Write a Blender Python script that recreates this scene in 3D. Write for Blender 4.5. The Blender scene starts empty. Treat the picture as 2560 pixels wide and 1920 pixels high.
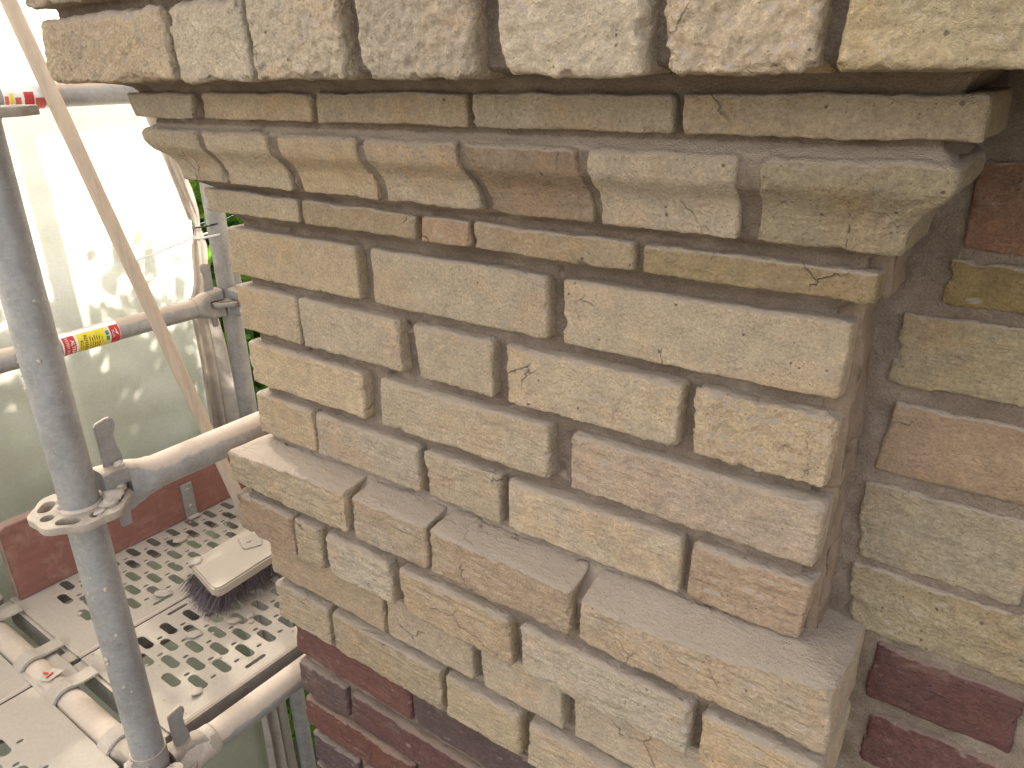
import bpy, math, random
import numpy as np
from mathutils import Vector, Matrix

# ------------------------------------------------------------------ camera, sky, sun, exposure
scene = bpy.context.scene
COL = scene.collection
rad = math.radians
cam_d = bpy.data.cameras.new("camera")
cam = bpy.data.objects.new("camera", cam_d); COL.objects.link(cam)
cam.location = (0.89940659, -0.57957806, 0.17692641)
cam.rotation_euler = (rad(67.73384301), rad(1.41848508), rad(36.64816193))
cam_d.sensor_width = 36.0
cam_d.lens = 1921.6758816 / 2560 * 36
cam_d.clip_start = 0.02; cam_d.clip_end = 400
scene.camera = cam

SUN = Vector((-0.72, 0.20, 0.66)).normalized()      # towards the sun
world = bpy.data.worlds.new("World"); scene.world = world; world.use_nodes = True
wn = world.node_tree; wn.nodes.clear()
sky = wn.nodes.new("ShaderNodeTexSky"); sky.sky_type = 'NISHITA'; sky.sun_disc = False
sky.sun_elevation = math.asin(SUN.z)
sky.sun_rotation = math.atan2(SUN.x, SUN.y)
sky.air_density = 0.8; sky.dust_density = 4.0; sky.ozone_density = 0.6
bg = wn.nodes.new("ShaderNodeBackground"); bg.inputs[1].default_value = 0.15
hs = wn.nodes.new("ShaderNodeHueSaturation"); hs.inputs['Saturation'].default_value = 0.20
wo = wn.nodes.new("ShaderNodeOutputWorld")
wn.links.new(sky.outputs[0], hs.inputs['Color']); wn.links.new(hs.outputs[0], bg.inputs[0]); wn.links.new(bg.outputs[0], wo.inputs[0])

sd = bpy.data.lights.new("sun", 'SUN'); sd.energy = 2.6; sd.angle = rad(1.0); sd.color = (1.0, 0.95, 0.87)
so = bpy.data.objects.new("sun", sd); COL.objects.link(so)
so.rotation_euler = SUN.to_track_quat('Z', 'Y').to_euler()

vs = scene.view_settings
vs.view_transform = 'Standard'; vs.look = 'None'; vs.gamma = 1.0; vs.use_curve_mapping = False
vs.exposure = 2.46
scene.cycles.max_bounces = 8
scene.cycles.diffuse_bounces = 4
scene.cycles.transparent_max_bounces = 12

# ------------------------------------------------------------------ helpers
random.seed(7)
_g = np.random.RandomState(3)
_perm = _g.permutation(256).astype(np.int64); _perm = np.concatenate([_perm, _perm, _perm])
_grad = _g.normal(size=(256, 3)); _grad /= np.linalg.norm(_grad, axis=1)[:, None]

def noise(P, s, off=0.0):
    """gradient noise in about -1..1 at frequency s per metre"""
    Q = P * s + off
    I = np.floor(Q).astype(np.int64); F = Q - I
    U = F * F * F * (F * (F * 6 - 15) + 10)
    r = np.zeros(len(P))
    for dx in (0, 1):
        for dy in (0, 1):
            for dz in (0, 1):
                h = _perm[(_perm[(_perm[(I[:, 0] + dx) & 255] + I[:, 1] + dy) & 255] + I[:, 2] + dz) & 255]
                g = _grad[h]
                d = g[:, 0] * (F[:, 0] - dx) + g[:, 1] * (F[:, 1] - dy) + g[:, 2] * (F[:, 2] - dz)
                w = (U[:, 0] if dx else 1 - U[:, 0]) * (U[:, 1] if dy else 1 - U[:, 1]) * (U[:, 2] if dz else 1 - U[:, 2])
                r += w * d
    return r * 1.6

def make_mesh(name, V, F, mats, smooth=True, attrs=None, midx=None):
    me = bpy.data.meshes.new(name)
    V = np.asarray(V, dtype=np.float32); F = np.asarray(F, dtype=np.int32)
    me.vertices.add(len(V)); me.vertices.foreach_set("co", V.ravel())
    n, k = F.shape
    me.loops.add(n * k); me.loops.foreach_set("vertex_index", F.ravel())
    me.polygons.add(n); me.polygons.foreach_set("loop_start", np.arange(0, n * k, k, dtype=np.int32))
    me.polygons.foreach_set("loop_total", np.full(n, k, dtype=np.int32))
    me.update(calc_edges=True)
    me.polygons.foreach_set("use_smooth", np.full(n, smooth))
    for m in (mats if isinstance(mats, (list, tuple)) else [mats]): me.materials.append(m)
    if midx is not None: me.polygons.foreach_set("material_index", np.asarray(midx, dtype=np.int32))
    if attrs:
        for an, av in attrs.items():
            a = me.color_attributes.new(an, 'FLOAT_COLOR', 'POINT')
            a.data.foreach_set("color", np.asarray(av, dtype=np.float32).ravel())
    me.validate(); me.update()
    return me

def tag(o, label=None, cat=None, group=None, kind=None):
    if label: o["label"] = label
    if cat: o["category"] = cat
    if group: o["group"] = group
    if kind: o["kind"] = kind
    return o

def link(name, me, parent=None, loc=(0, 0, 0)):
    o = bpy.data.objects.new(name, me); COL.objects.link(o); o.location = loc
    if parent is not None:
        o.parent = parent
        o.matrix_parent_inverse = Matrix.Translation(parent.location).inverted() if not parent.parent else Matrix.Identity(4)
    return o

def thing(name, loc, label, cat, group=None):
    o = bpy.data.objects.new(name, None); COL.objects.link(o); o.location = loc
    o.empty_display_size = 0.05
    return tag(o, label, cat, group)

class MB:
    """collects polygons in world coordinates"""
    def __init__(s): s.v = []; s.f = []
    def add(s, V, F):
        b = len(s.v); s.v += [tuple(p) for p in V]; s.f += [tuple(i + b for i in q) for q in F]
    def tube(s, p0, p1, r0, r1=None, n=40, cap=True, rings=1, wob=0.0):
        p0 = Vector(p0); p1 = Vector(p1); r1 = r0 if r1 is None else r1
        d = (p1 - p0).normalized(); a = d.orthogonal().normalized(); b = d.cross(a)
        V = []; F = []
        for k in range(rings + 1):
            t = k / rings; c = p0.lerp(p1, t); r = r0 + (r1 - r0) * t
            for i in range(n):
                w = 2 * math.pi * i / n
                V.append(c + (a * math.cos(w) + b * math.sin(w)) * (r + random.uniform(-wob, wob)))
        for k in range(rings):
            for i in range(n):
                j = (i + 1) % n
                F.append((k * n + i, k * n + j, (k + 1) * n + j, (k + 1) * n + i))
        if cap:
            F.append(tuple(range(n - 1, -1, -1))); F.append(tuple(rings * n + i for i in range(n)))
        s.add(V, F)
    def box(s, lo, hi, rot=0.0, c=None):
        x0, y0, z0 = lo; x1, y1, z1 = hi
        V = [(x0, y0, z0), (x1, y0, z0), (x1, y1, z0), (x0, y1, z0), (x0, y0, z1), (x1, y0, z1), (x1, y1, z1), (x0, y1, z1)]
        if rot:
            c = Vector(c or ((x0 + x1) / 2, (y0 + y1) / 2, 0)); R = Matrix.Rotation(rot, 3, 'Z')
            V = [R @ (Vector(v) - c) + c for v in V]
        s.add(V, [(0, 3, 2, 1), (4, 5, 6, 7), (0, 1, 5, 4), (1, 2, 6, 5), (2, 3, 7, 6), (3, 0, 4, 7)])
    def loft(s, secs, cap=True):
        n = len(secs[0]); V = [p for q in secs for p in q]; F = []
        for k in range(len(secs) - 1):
            for i in range(n):
                j = (i + 1) % n; F.append((k * n + i, k * n + j, (k + 1) * n + j, (k + 1) * n + i))
        if cap:
            F.append(tuple(range(n - 1, -1, -1))); F.append(tuple((len(secs) - 1) * n + i for i in range(n)))
        s.add(V, F)
    def prism(s, pts, off):
        """pts: 3D outline, extruded by vector off"""
        n = len(pts); V = [Vector(p) for p in pts] + [Vector(p) + Vector(off) for p in pts]
        F = [tuple(range(n - 1, -1, -1)), tuple(range(n, 2 * n))] + [(i, (i + 1) % n, n + (i + 1) % n, n + i) for i in range(n)]
        s.add(V, F)
    def lump(s, c, r, sq=(1, 1, 1), seed=0, sub=3):
        import bmesh
        bm = bmesh.new(); bmesh.ops.create_icosphere(bm, subdivisions=sub, radius=1)
        P = np.array([v.co[:] for v in bm.verts])
        d = 1 + 0.35 * noise(P, 1.3, seed * 7.7) + 0.22 * noise(P, 3.1, seed * 3.3)
        V = [(c[0] + p[0] * k * r * sq[0], c[1] + p[1] * k * r * sq[1], c[2] + p[2] * k * r * sq[2]) for p, k in zip(P, d)]
        s.add(V, [tuple(v.index for v in f.verts) for f in bm.faces]); bm.free()
    def build(s, name, m, parent=None, smooth=False, bevel=0.0, loc=(0, 0, 0), auto=True):
        me = bpy.data.meshes.new(name)
        me.from_pydata([Vector(v) for v in s.v], [], s.f); me.update(); me.materials.append(m)
        import bmesh
        bm = bmesh.new(); bm.from_mesh(me); bmesh.ops.recalc_face_normals(bm, faces=bm.faces)
        if bevel:
            es = [e for e in bm.edges if len(e.link_faces) == 2 and e.calc_face_angle(0) > 0.6]
            bmesh.ops.bevel(bm, geom=es, offset=bevel, segments=2, affect='EDGES', clamp_overlap=True)
        if smooth:
            for f in bm.faces: f.smooth = True
            for e in bm.edges:
                if len(e.link_faces) == 2 and e.calc_face_angle(0) > 0.7: e.smooth = False
        bm.to_mesh(me); bm.free()
        return link(name, me, parent, loc)

# ------------------------------------------------------------------ materials
def newmat(name):
    m = bpy.data.materials.new(name); m.use_nodes = True
    nt = m.node_tree; nt.nodes.clear()
    return m, nt
class N:
    def __init__(s, nt): s.nt = nt
    def n(s, t, **k):
        x = s.nt.nodes.new(t)
        for a, b in k.items():
            if a.startswith('i_'): x.inputs[a[2:].replace('_', ' ')].default_value = b
            else: setattr(x, a, b)
        return x
    def l(s, a, b): s.nt.links.new(a, b)
    def coord(s, scale=(1, 1, 1)):
        t = s.n("ShaderNodeTexCoord"); m = s.n("ShaderNodeMapping"); m.inputs['Scale'].default_value = scale
        s.l(t.outputs['Object'], m.inputs[0]); return m.outputs[0]
    def noise(s, vec, sc, det=4, rough=0.55, dist=0):
        x = s.n("ShaderNodeTexNoise"); x.inputs['Scale'].default_value = sc; x.inputs['Detail'].default_value = det
        x.inputs['Roughness'].default_value = rough; x.inputs['Distortion'].default_value = dist
        s.l(vec, x.inputs['Vector']); return x.outputs[0]
    def ramp(s, fac, stops):
        x = s.n("ShaderNodeValToRGB"); e = x.color_ramp.elements
        while len(e) < len(stops): e.new(0.5)
        for k, (p, c) in zip(e, stops):
            k.position = p; k.color = (c, c, c, 1) if isinstance(c, (int, float)) else (*c, 1)
        s.l(fac, x.inputs[0]); return x.outputs[0]
    def mix(s, fac, a, b, mode='MIX'):
        x = s.n("ShaderNodeMix"); x.data_type = 'RGBA'; x.blend_type = mode
        for v, i in ((fac, 0), (a, 6), (b, 7)):
            if isinstance(v, (int, float)): x.inputs[i].default_value = v
            elif isinstance(v, tuple): x.inputs[i].default_value = (*v, 1)
            else: s.l(v, x.inputs[i])
        return x.outputs[2]
    def math(s, op, a, b=0.0, c=None, clamp=False):
        x = s.n("ShaderNodeMath"); x.operation = op; x.use_clamp = clamp
        for v, i in ((a, 0), (b, 1), (c, 2)):
            if v is None: continue
            if isinstance(v, (int, float)): x.inputs[i].default_value = v
            else: s.l(v, x.inputs[i])
        return x.outputs[0]
    def up(s):
        g = s.n("ShaderNodeNewGeometry"); x = s.n("ShaderNodeSeparateXYZ"); s.l(g.outputs['Normal'], x.inputs[0]); return x.outputs[2]
    def bump(s, h, strength, dist, nrm=None):
        x = s.n("ShaderNodeBump"); x.inputs['Strength'].default_value = strength; x.inputs['Distance'].default_value = dist
        s.l(h, x.inputs['Height'])
        if nrm is not None: s.l(nrm, x.inputs['Normal'])
        return x.outputs[0]
    def out(s, col, rough=0.9, nrm=None, metal=0.0, spec=0.3):
        b = s.n("ShaderNodeBsdfPrincipled"); o = s.n("ShaderNodeOutputMaterial")
        for v, k in ((col, 'Base Color'), (rough, 'Roughness'), (metal, 'Metallic'), (spec, 'Specular IOR Level')):
            if isinstance(v, (int, float)): b.inputs[k].default_value = v
            elif isinstance(v, tuple): b.inputs[k].default_value = (*v, 1)
            else: s.l(v, b.inputs[k])
        if nrm is not None: s.l(nrm, b.inputs['Normal'])
        s.l(b.outputs[0], o.inputs[0]); return b

DUST = (0.53, 0.425, 0.335)

def mat_brick():
    m, nt = newmat("fired_brick"); g = N(nt)
    at = g.n("ShaderNodeAttribute"); at.attribute_name = "bcol"
    ap = g.n("ShaderNodeAttribute"); ap.attribute_name = "bpar"
    sp = g.n("ShaderNodeSeparateColor"); g.l(ap.outputs['Color'], sp.inputs[0])
    seed, pit, streak = sp.outputs[0], sp.outputs[1], sp.outputs[2]
    tc = g.n("ShaderNodeTexCoord"); ad = g.n("ShaderNodeVectorMath"); ad.operation = 'ADD'
    cx = g.n("ShaderNodeCombineXYZ"); g.l(seed, cx.inputs[0]); g.l(seed, cx.inputs[1])
    g.l(tc.outputs['Object'], ad.inputs[0]); g.l(cx.outputs[0], ad.inputs[1]); vec = ad.outputs[0]
    mp = g.n("ShaderNodeMapping"); mp.inputs['Scale'].default_value = (22, 60, 190); mp.inputs['Rotation'].default_value = (0, rad(4), 0); g.l(vec, mp.inputs[0])
    st = g.noise(mp.outputs[0], 1.0, 5, 0.65, 0.6)
    big = g.noise(vec, 14, 4, 0.6, 0.5); med = g.noise(vec, 55, 5, 0.65); fine = g.noise(vec, 330, 5, 0.78)
    base = at.outputs['Color']
    # hue drift inside a brick
    warm = g.mix(1.0, base, (1.12, 0.90, 0.72), 'MULTIPLY')
    pale = g.mix(1.0, base, (1.0, 1.02, 1.09), 'MULTIPLY')
    c = g.mix(g.ramp(big, [(0.50, 0.0), (0.74, 0.55)]), base, warm)
    c = g.mix(g.ramp(med, [(0.30, 0.5), (0.52, 0.0)]), c, pale)
    b1 = g.ramp(med, [(0.25, 0.80), (0.75, 1.16)])
    c = g.mix(1.0, c, b1, 'MULTIPLY')
    b2 = g.ramp(fine, [(0.30, 0.66), (0.7, 1.26)])
    c = g.mix(0.9, c, b2, 'MULTIPLY')
    s1 = g.ramp(st, [(0.30, 0.62), (0.48, 1.0), (0.7, 1.08)])
    c = g.mix(g.math('MULTIPLY', streak, 0.8), c, s1, 'MULTIPLY')
    # pinholes, two sizes
    def holes(scale, rmax, dens):
        v = g.n("ShaderNodeTexVoronoi"); v.inputs['Scale'].default_value = scale; g.l(vec, v.inputs['Vector'])
        sc = g.n("ShaderNodeSeparateColor"); g.l(v.outputs['Color'], sc.inputs[0])
        on = g.math('LESS_THAN', sc.outputs[0], dens)
        rr = g.math('MULTIPLY', sc.outputs[1], rmax)
        inside = g.math('SUBTRACT', rr, g.math('ADD', v.outputs['Distance'], g.math('MULTIPLY', g.math('SUBTRACT', fine, 0.5), 0.25)))
        return g.math('MULTIPLY', g.math('MULTIPLY', inside, 12.0, clamp=True), on)
    h1 = holes(150, 0.26, g.math('MULTIPLY', g.math('POWER', pit, 1.6), 0.30)); h2 = holes(520, 0.36, g.math('MULTIPLY', pit, 0.42))
    hole = g.math('MAXIMUM', h1, g.math('MULTIPLY', h2, 0.8))
    # sparse jagged cracks
    jit = g.n("ShaderNodeVectorMath"); jit.operation = 'MULTIPLY_ADD'; jit.inputs[1].default_value = (0.02, 0.02, 0.02)
    nz_ = g.n("ShaderNodeTexNoise"); nz_.inputs['Scale'].default_value = 60; nz_.inputs['Detail'].default_value = 4; g.l(vec, nz_.inputs['Vector'])
    g.l(nz_.outputs['Color'], jit.inputs[0]); g.l(vec, jit.inputs[2])
    vc = g.n("ShaderNodeTexVoronoi"); vc.feature = 'DISTANCE_TO_EDGE'; vc.inputs['Scale'].default_value = 13; g.l(jit.outputs[0], vc.inputs['Vector'])
    crk = g.math('MULTIPLY', g.ramp(vc.outputs['Distance'], [(0.0, 1.0), (0.011, 0.0)]), g.ramp(g.noise(vec, 11, 2, 0.5), [(0.60, 0.0), (0.66, 1.0)]))
    hole = g.math('MAXIMUM', hole, g.math('MULTIPLY', crk, 0.9))
    c = g.mix(g.math('MULTIPLY', hole, 0.66), c, (0.10, 0.072, 0.052))
    # pale rubbed dust on ledges and in patches
    up = g.up()
    dm = g.math('MULTIPLY_ADD', g.noise(vec, 35, 4, 0.7), 0.9, g.math('MULTIPLY', up, 1.35))
    sb = g.n('ShaderNodeSeparateColor'); g.l(base, sb.inputs[0])
    dw = g.ramp(sb.outputs[1], [(0.10, 0.42), (0.32, 1.0)])
    c = g.mix(g.math('MULTIPLY', g.ramp(dm, [(0.72, 0.0), (1.15, 0.92)]), dw), c, DUST)
    pd = g.ramp(g.noise(vec, 21, 5, 0.7, 0.8), [(0.58, 0.0), (0.78, 0.30)])
    c = g.mix(pd, c, DUST)
    hgt = g.math('ADD', g.math('MULTIPLY', fine, 0.9), g.math('MULTIPLY', g.noise(vec, 120, 5, 0.8), 1.5))
    hgt = g.math('SUBTRACT', hgt, g.math('MULTIPLY', hole, 0.9))
    hgt = g.math('ADD', hgt, g.math('MULTIPLY', g.math('MULTIPLY', st, streak), 2.2))
    g.out(c, 0.93, g.bump(hgt, 1.0, 0.0052), 0, 0.15)
    return m

def mat_mortar():
    m, nt = newmat("lime_mortar"); g = N(nt); vec = g.coord()
    a = g.noise(vec, 25, 5, 0.65); f = g.noise(vec, 600, 4, 0.75); q = g.noise(vec, 160, 4, 0.7)
    c = g.ramp(a, [(0.3, (0.20, 0.148, 0.110)), (0.55, (0.30, 0.230, 0.175)), (0.75, (0.42, 0.335, 0.265))])
    c = g.mix(0.9, c, g.ramp(f, [(0.3, 0.7), (0.7, 1.3)]), 'MULTIPLY')
    dm = g.math('MULTIPLY_ADD', g.noise(vec, 40, 4, 0.7), 0.8, g.math('MULTIPLY', g.up(), 1.0))
    c = g.mix(g.ramp(dm, [(0.65, 0.0), (1.05, 0.7)]), c, DUST)
    h = g.math('ADD', f, g.math('MULTIPLY', q, 1.6))
    g.out(c, 0.95, g.bump(h, 1.0, 0.0035), 0, 0.1)
    return m

def mat_steel(name, dust=0.5, dark=1.0, dlo=(0.38, 0.30, 0.23), dhi=(0.50, 0.41, 0.33)):
    m, nt = newmat(name); g = N(nt); vec = g.coord()
    a = g.noise(vec, 18, 5, 0.65, 0.4); b = g.noise(vec, 130, 4, 0.7); sp = g.noise(vec, 260, 2, 0.5)
    c = g.ramp(a, [(0.3, tuple(dark * v for v in (0.27, 0.268, 0.262))), (0.7, tuple(dark * v for v in (0.43, 0.425, 0.415)))])
    c = g.mix(0.7, c, g.ramp(b, [(0.3, 0.78), (0.7, 1.15)]), 'MULTIPLY')
    scr = g.coord((20, 20, 260)); sc = g.noise(scr, 1.0, 3, 0.6)
    c = g.mix(g.ramp(sc, [(0.66, 0.0), (0.72, 0.3)]), c, (0.5, 0.48, 0.46))
    up = g.up()
    dm = g.math('ADD', g.math('MULTIPLY', up, 1.3), g.math('MULTIPLY', g.noise(vec, 30, 5, 0.7), 0.9))
    dm = g.math('ADD', dm, dust - 0.5)
    df = g.ramp(dm, [(0.75, 0.0), (1.05, 1.0)])
    spk = g.ramp(sp, [(0.69, 0.0), (0.73, 0.85)])
    df = g.math('MAXIMUM', df, spk); df = g.math('MAXIMUM', df, dust * 0.30); df = g.math('MAXIMUM', df, g.ramp(g.noise(vec, 7, 5, 0.7, 0.5), [(0.56, 0.0), (0.70, 0.6)]))
    c = g.mix(df, c, g.mix(b, dlo, dhi))
    rough = g.math('MULTIPLY_ADD', df, 0.5, 0.40, clamp=True)
    met = g.math('MULTIPLY', g.math('SUBTRACT', 1.0, df), 0.28)
    h = g.math('ADD', g.math('MULTIPLY', df, 1.0), g.math('MULTIPLY', b, 0.6))
    g.out(c, rough, g.bump(h, 0.5, 0.0008), met, 0.4)
    return m

def mat_dusty(name, col, bumpd=0.001, sc=70):
    m, nt = newmat(name); g = N(nt); vec = g.coord()
    a = g.noise(vec, sc * 0.3, 5, 0.65, 0.3); f = g.noise(vec, sc * 5, 4, 0.7)
    lo = tuple(v * 0.74 for v in col); hi = tuple(min(1, v * 1.14) for v in col)
    c = g.ramp(a, [(0.3, lo), (0.65, hi)])
    c = g.mix(0.8, c, g.ramp(f, [(0.3, 0.82), (0.7, 1.14)]), 'MULTIPLY')
    g.out(c, 0.92, g.bump(g.math('ADD', a, g.math('MULTIPLY', f, 0.5)), 0.7, bumpd), 0, 0.15)
    return m

def mat_wood(name, col, axis_scale, dustc=None, amt=0.3, rough=0.75):
    m, nt = newmat(name); g = N(nt); vec = g.coord(axis_scale); v2 = g.coord()
    a = g.noise(vec, 1.0, 5, 0.6, 0.6)
    c = g.ramp(a, [(0.3, tuple(v * 0.72 for v in col)), (0.6, col), (0.8, tuple(min(1, v * 1.2) for v in col))])
    if dustc:
        d = g.noise(v2, 26, 5, 0.7, 0.5)
        dm = g.math('ADD', d, g.math('MULTIPLY', g.up(), 0.6))
        c = g.mix(g.ramp(dm, [(0.5, 0.0), (0.95, 1.0)]), c, dustc)
        c = g.mix(amt, c, dustc)
    g.out(c, rough, g.bump(a, 0.4, 0.001), 0, 0.25)
    return m

def mat_cloth():
    m, nt = newmat("scaffold_netting"); g = N(nt); vec = g.coord()
    w = g.noise(g.coord((30, 60, 700)), 1.0, 2, 0.5); w2 = g.noise(g.coord((700, 700, 40)), 1.0, 2, 0.5)
    a = g.noise(vec, 5, 5, 0.6)
    wv = g.math('ADD', g.math('MULTIPLY', w, 0.5), g.math('MULTIPLY', w2, 0.5))
    c = g.mix(g.ramp(a, [(0.3, 0.0), (0.7, 1.0)]), (0.72, 0.67, 0.55), (0.80, 0.755, 0.66))
    c = g.mix(0.8, c, g.ramp(wv, [(0.38, 0.74), (0.62, 1.14)]), 'MULTIPLY')
    d = g.n("ShaderNodeBsdfDiffuse"); t = g.n("ShaderNodeBsdfTranslucent"); p = g.n("ShaderNodeBsdfTransparent")
    bp = g.bump(wv, 0.35, 0.001)
    for x in (d, t): g.l(c, x.inputs['Color']); g.l(bp, x.inputs['Normal'])
    m1 = g.n("ShaderNodeMixShader"); m1.inputs[0].default_value = 0.6; g.l(d.outputs[0], m1.inputs[1]); g.l(t.outputs[0], m1.inputs[2])
    m2 = g.n("ShaderNodeMixShader"); g.l(g.ramp(wv, [(0.35, 0.08), (0.65, 0.28)]), m2.inputs[0])
    g.l(m1.outputs[0], m2.inputs[1]); g.l(p.outputs[0], m2.inputs[2])
    o = g.n("ShaderNodeOutputMaterial"); g.l(m2.outputs[0], o.inputs[0])
    return m

def mat_fold():
    m, nt = newmat("folded_netting"); g = N(nt); vec = g.coord()
    a = g.noise(vec, 30, 5, 0.6)
    c = g.ramp(a, [(0.3, (0.42, 0.36, 0.30)), (0.7, (0.58, 0.51, 0.45))])
    d = g.n("ShaderNodeBsdfDiffuse"); t = g.n("ShaderNodeBsdfTranslucent")
    bp = g.bump(g.noise(g.coord((500, 500, 60)), 1.0, 3), 0.4, 0.001)
    for x in (d, t): g.l(c, x.inputs['Color']); g.l(bp, x.inputs['Normal'])
    m1 = g.n("ShaderNodeMixShader"); m1.inputs[0].default_value = 0.33; g.l(d.outputs[0], m1.inputs[1]); g.l(t.outputs[0], m1.inputs[2])
    o = g.n("ShaderNodeOutputMaterial"); g.l(m1.outputs[0], o.inputs[0])
    return m

def mat_leaf(name, c1, c2):
    m, nt = newmat(name); g = N(nt)
    i = g.n("ShaderNodeNewGeometry")
    c = g.mix(i.outputs['Random Per Island'], c1, c2)
    d = g.n("ShaderNodeBsdfPrincipled"); g.l(c, d.inputs['Base Color']); d.inputs['Roughness'].default_value = 0.45
    t = g.n("ShaderNodeBsdfTranslucent"); g.l(g.mix(1.0, c, (1.6, 1.7, 0.6), 'MULTIPLY'), t.inputs['Color'])
    m1 = g.n("ShaderNodeMixShader"); m1.inputs[0].default_value = 0.45; g.l(d.outputs[0], m1.inputs[1]); g.l(t.outputs[0], m1.inputs[2])
    o = g.n("ShaderNodeOutputMaterial"); g.l(m1.outputs[0], o.inputs[0])
    return m

def mat_plain(name, col, rough=0.6, metal=0.0):
    m, nt = newmat(name); g = N(nt); a = g.noise(g.coord(), 60, 4, 0.6)
    c = g.ramp(a, [(0.3, tuple(v * 0.82 for v in col)), (0.7, tuple(min(1, v * 1.08) for v in col))])
    g.out(c, rough, None, metal, 0.35); return m

M_BRICK = mat_brick(); M_MORTAR = mat_mortar()
M_TUBE = mat_steel("galvanised_tube", 0.30, 0.80)
M_TUBE_D = mat_steel("dusty_galvanised", 0.62, 0.7)
M_CAST = mat_dusty("dust_caked_casting", (0.33, 0.275, 0.22), 0.0012)
M_DECK = mat_steel("dusty_steel_deck", 0.95, 0.9, (0.30, 0.252, 0.203), (0.41, 0.35, 0.285))
M_CRUMB = mat_dusty("mortar_crumb", (0.46, 0.39, 0.32), 0.002, 120)
M_TOE = mat_wood("red_brown_board", (0.19, 0.062, 0.046), (60, 5, 60), (0.33, 0.21, 0.17), 0.22, 0.5)
M_TOEEND = mat_dusty("board_end_grain", (0.26, 0.19, 0.14), 0.003)
M_POLE = mat_wood("raw_wood_pole", (0.46, 0.365, 0.275), (70, 70, 5), (0.50, 0.40, 0.31), 0.25)
M_BRUSH = mat_wood("dusty_brush_wood", (0.34, 0.27, 0.20), (70, 6, 70), (0.40, 0.335, 0.27), 0.6)
M_BRISTLE = mat_plain("dark_bristle", (0.13, 0.10, 0.11), 0.5)
M_CLOTH = mat_cloth(); M_FOLD = mat_fold()
M_BLACK = mat_plain("black_plastic", (0.02, 0.02, 0.022), 0.4)
M_WHITE = mat_plain("white_plastic", (0.72, 0.70, 0.68), 0.4)
M_RED = mat_plain("sticker_red", (0.50, 0.045, 0.045), 0.35)
M_YEL = mat_plain("sticker_yellow", (0.74, 0.60, 0.05), 0.35)
M_STW = mat_plain("sticker_white", (0.78, 0.76, 0.72), 0.35)
M_INK = mat_plain("sticker_ink", (0.03, 0.03, 0.02), 0.5)
M_GRN = mat_plain("sticker_green", (0.04, 0.25, 0.09), 0.4)
M_BLUE = mat_plain("sticker_blue", (0.05, 0.22, 0.36), 0.4)
M_PINK = mat_plain("pale_red_print", (0.55, 0.12, 0.10), 0.5)
M_LEAF = mat_leaf("leaf_green", (0.035, 0.12, 0.015), (0.13, 0.26, 0.03))
M_LEAF2 = mat_leaf("leaf_yellow_green", (0.06, 0.17, 0.02), (0.22, 0.34, 0.05))
M_BARK = mat_dusty("bark", (0.09, 0.065, 0.045), 0.01)
M_UNDER = mat_dusty("unlit_soil", (0.10, 0.075, 0.055), 0.01)

# ------------------------------------------------------------------ brick builder
class Bricks:
    def __init__(s): s.V = []; s.F = []; s.C = []; s.P = []; s.n = 0
    def add(s, V, F, col, par):
        s.V.append(V); s.F.append(F + s.n); s.n += len(V)
        s.C.append(np.tile(np.array([*col, 1.0]), (len(V), 1)) if np.ndim(col) == 1 else col)
        s.P.append(np.tile(np.array([*par, 1.0]), (len(V), 1)))
    def build(s, name, parent, mat=None):
        me = make_mesh(name, np.concatenate(s.V), np.concatenate(s.F), mat or M_BRICK, True, {"bcol": np.concatenate(s.C), "bpar": np.concatenate(s.P)})
        return link(name, me, parent)

def lattice(nx, ny, nz):
    """surface lattice of a box without its back face; returns (i,j,k) per vertex and quads"""
    idx = -np.ones((nx + 1, ny + 1, nz + 1), dtype=np.int64)
    I, J, K = np.meshgrid(np.arange(nx + 1), np.arange(ny + 1), np.arange(nz + 1), indexing='ij')
    m = (J == 0) | (I == 0) | (I == nx) | (K == 0) | (K == nz)
    idx[m] = np.arange(m.sum())
    F = []
    def q(a, b, c, d): F.append(np.stack([a.ravel(), b.ravel(), c.ravel(), d.ravel()], 1))
    a = idx[:, 0, :]; q(a[:-1, :-1], a[1:, :-1], a[1:, 1:], a[:-1, 1:])                 # front, normal -y
    a = idx[0]; q(a[:-1, :-1], a[:-1, 1:], a[1:, 1:], a[1:, :-1])                        # left
    a = idx[nx]; q(a[:-1, :-1], a[1:, :-1], a[1:, 1:], a[:-1, 1:])                       # right
    a = idx[:, :, 0]; q(a[:-1, :-1], a[:-1, 1:], a[1:, 1:], a[1:, :-1])                  # bottom
    a = idx[:, :, nz]; q(a[:-1, :-1], a[1:, :-1], a[1:, 1:], a[:-1, 1:])                 # top
    return I[m], J[m], K[m], np.concatenate(F)

def depth_steps(depth, step=0.0024, fine=0.026):
    d = list(np.arange(0, fine, step)); x = fine
    while x < depth: d.append(x); x += 0.012
    d.append(depth); return np.array(d)

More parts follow.
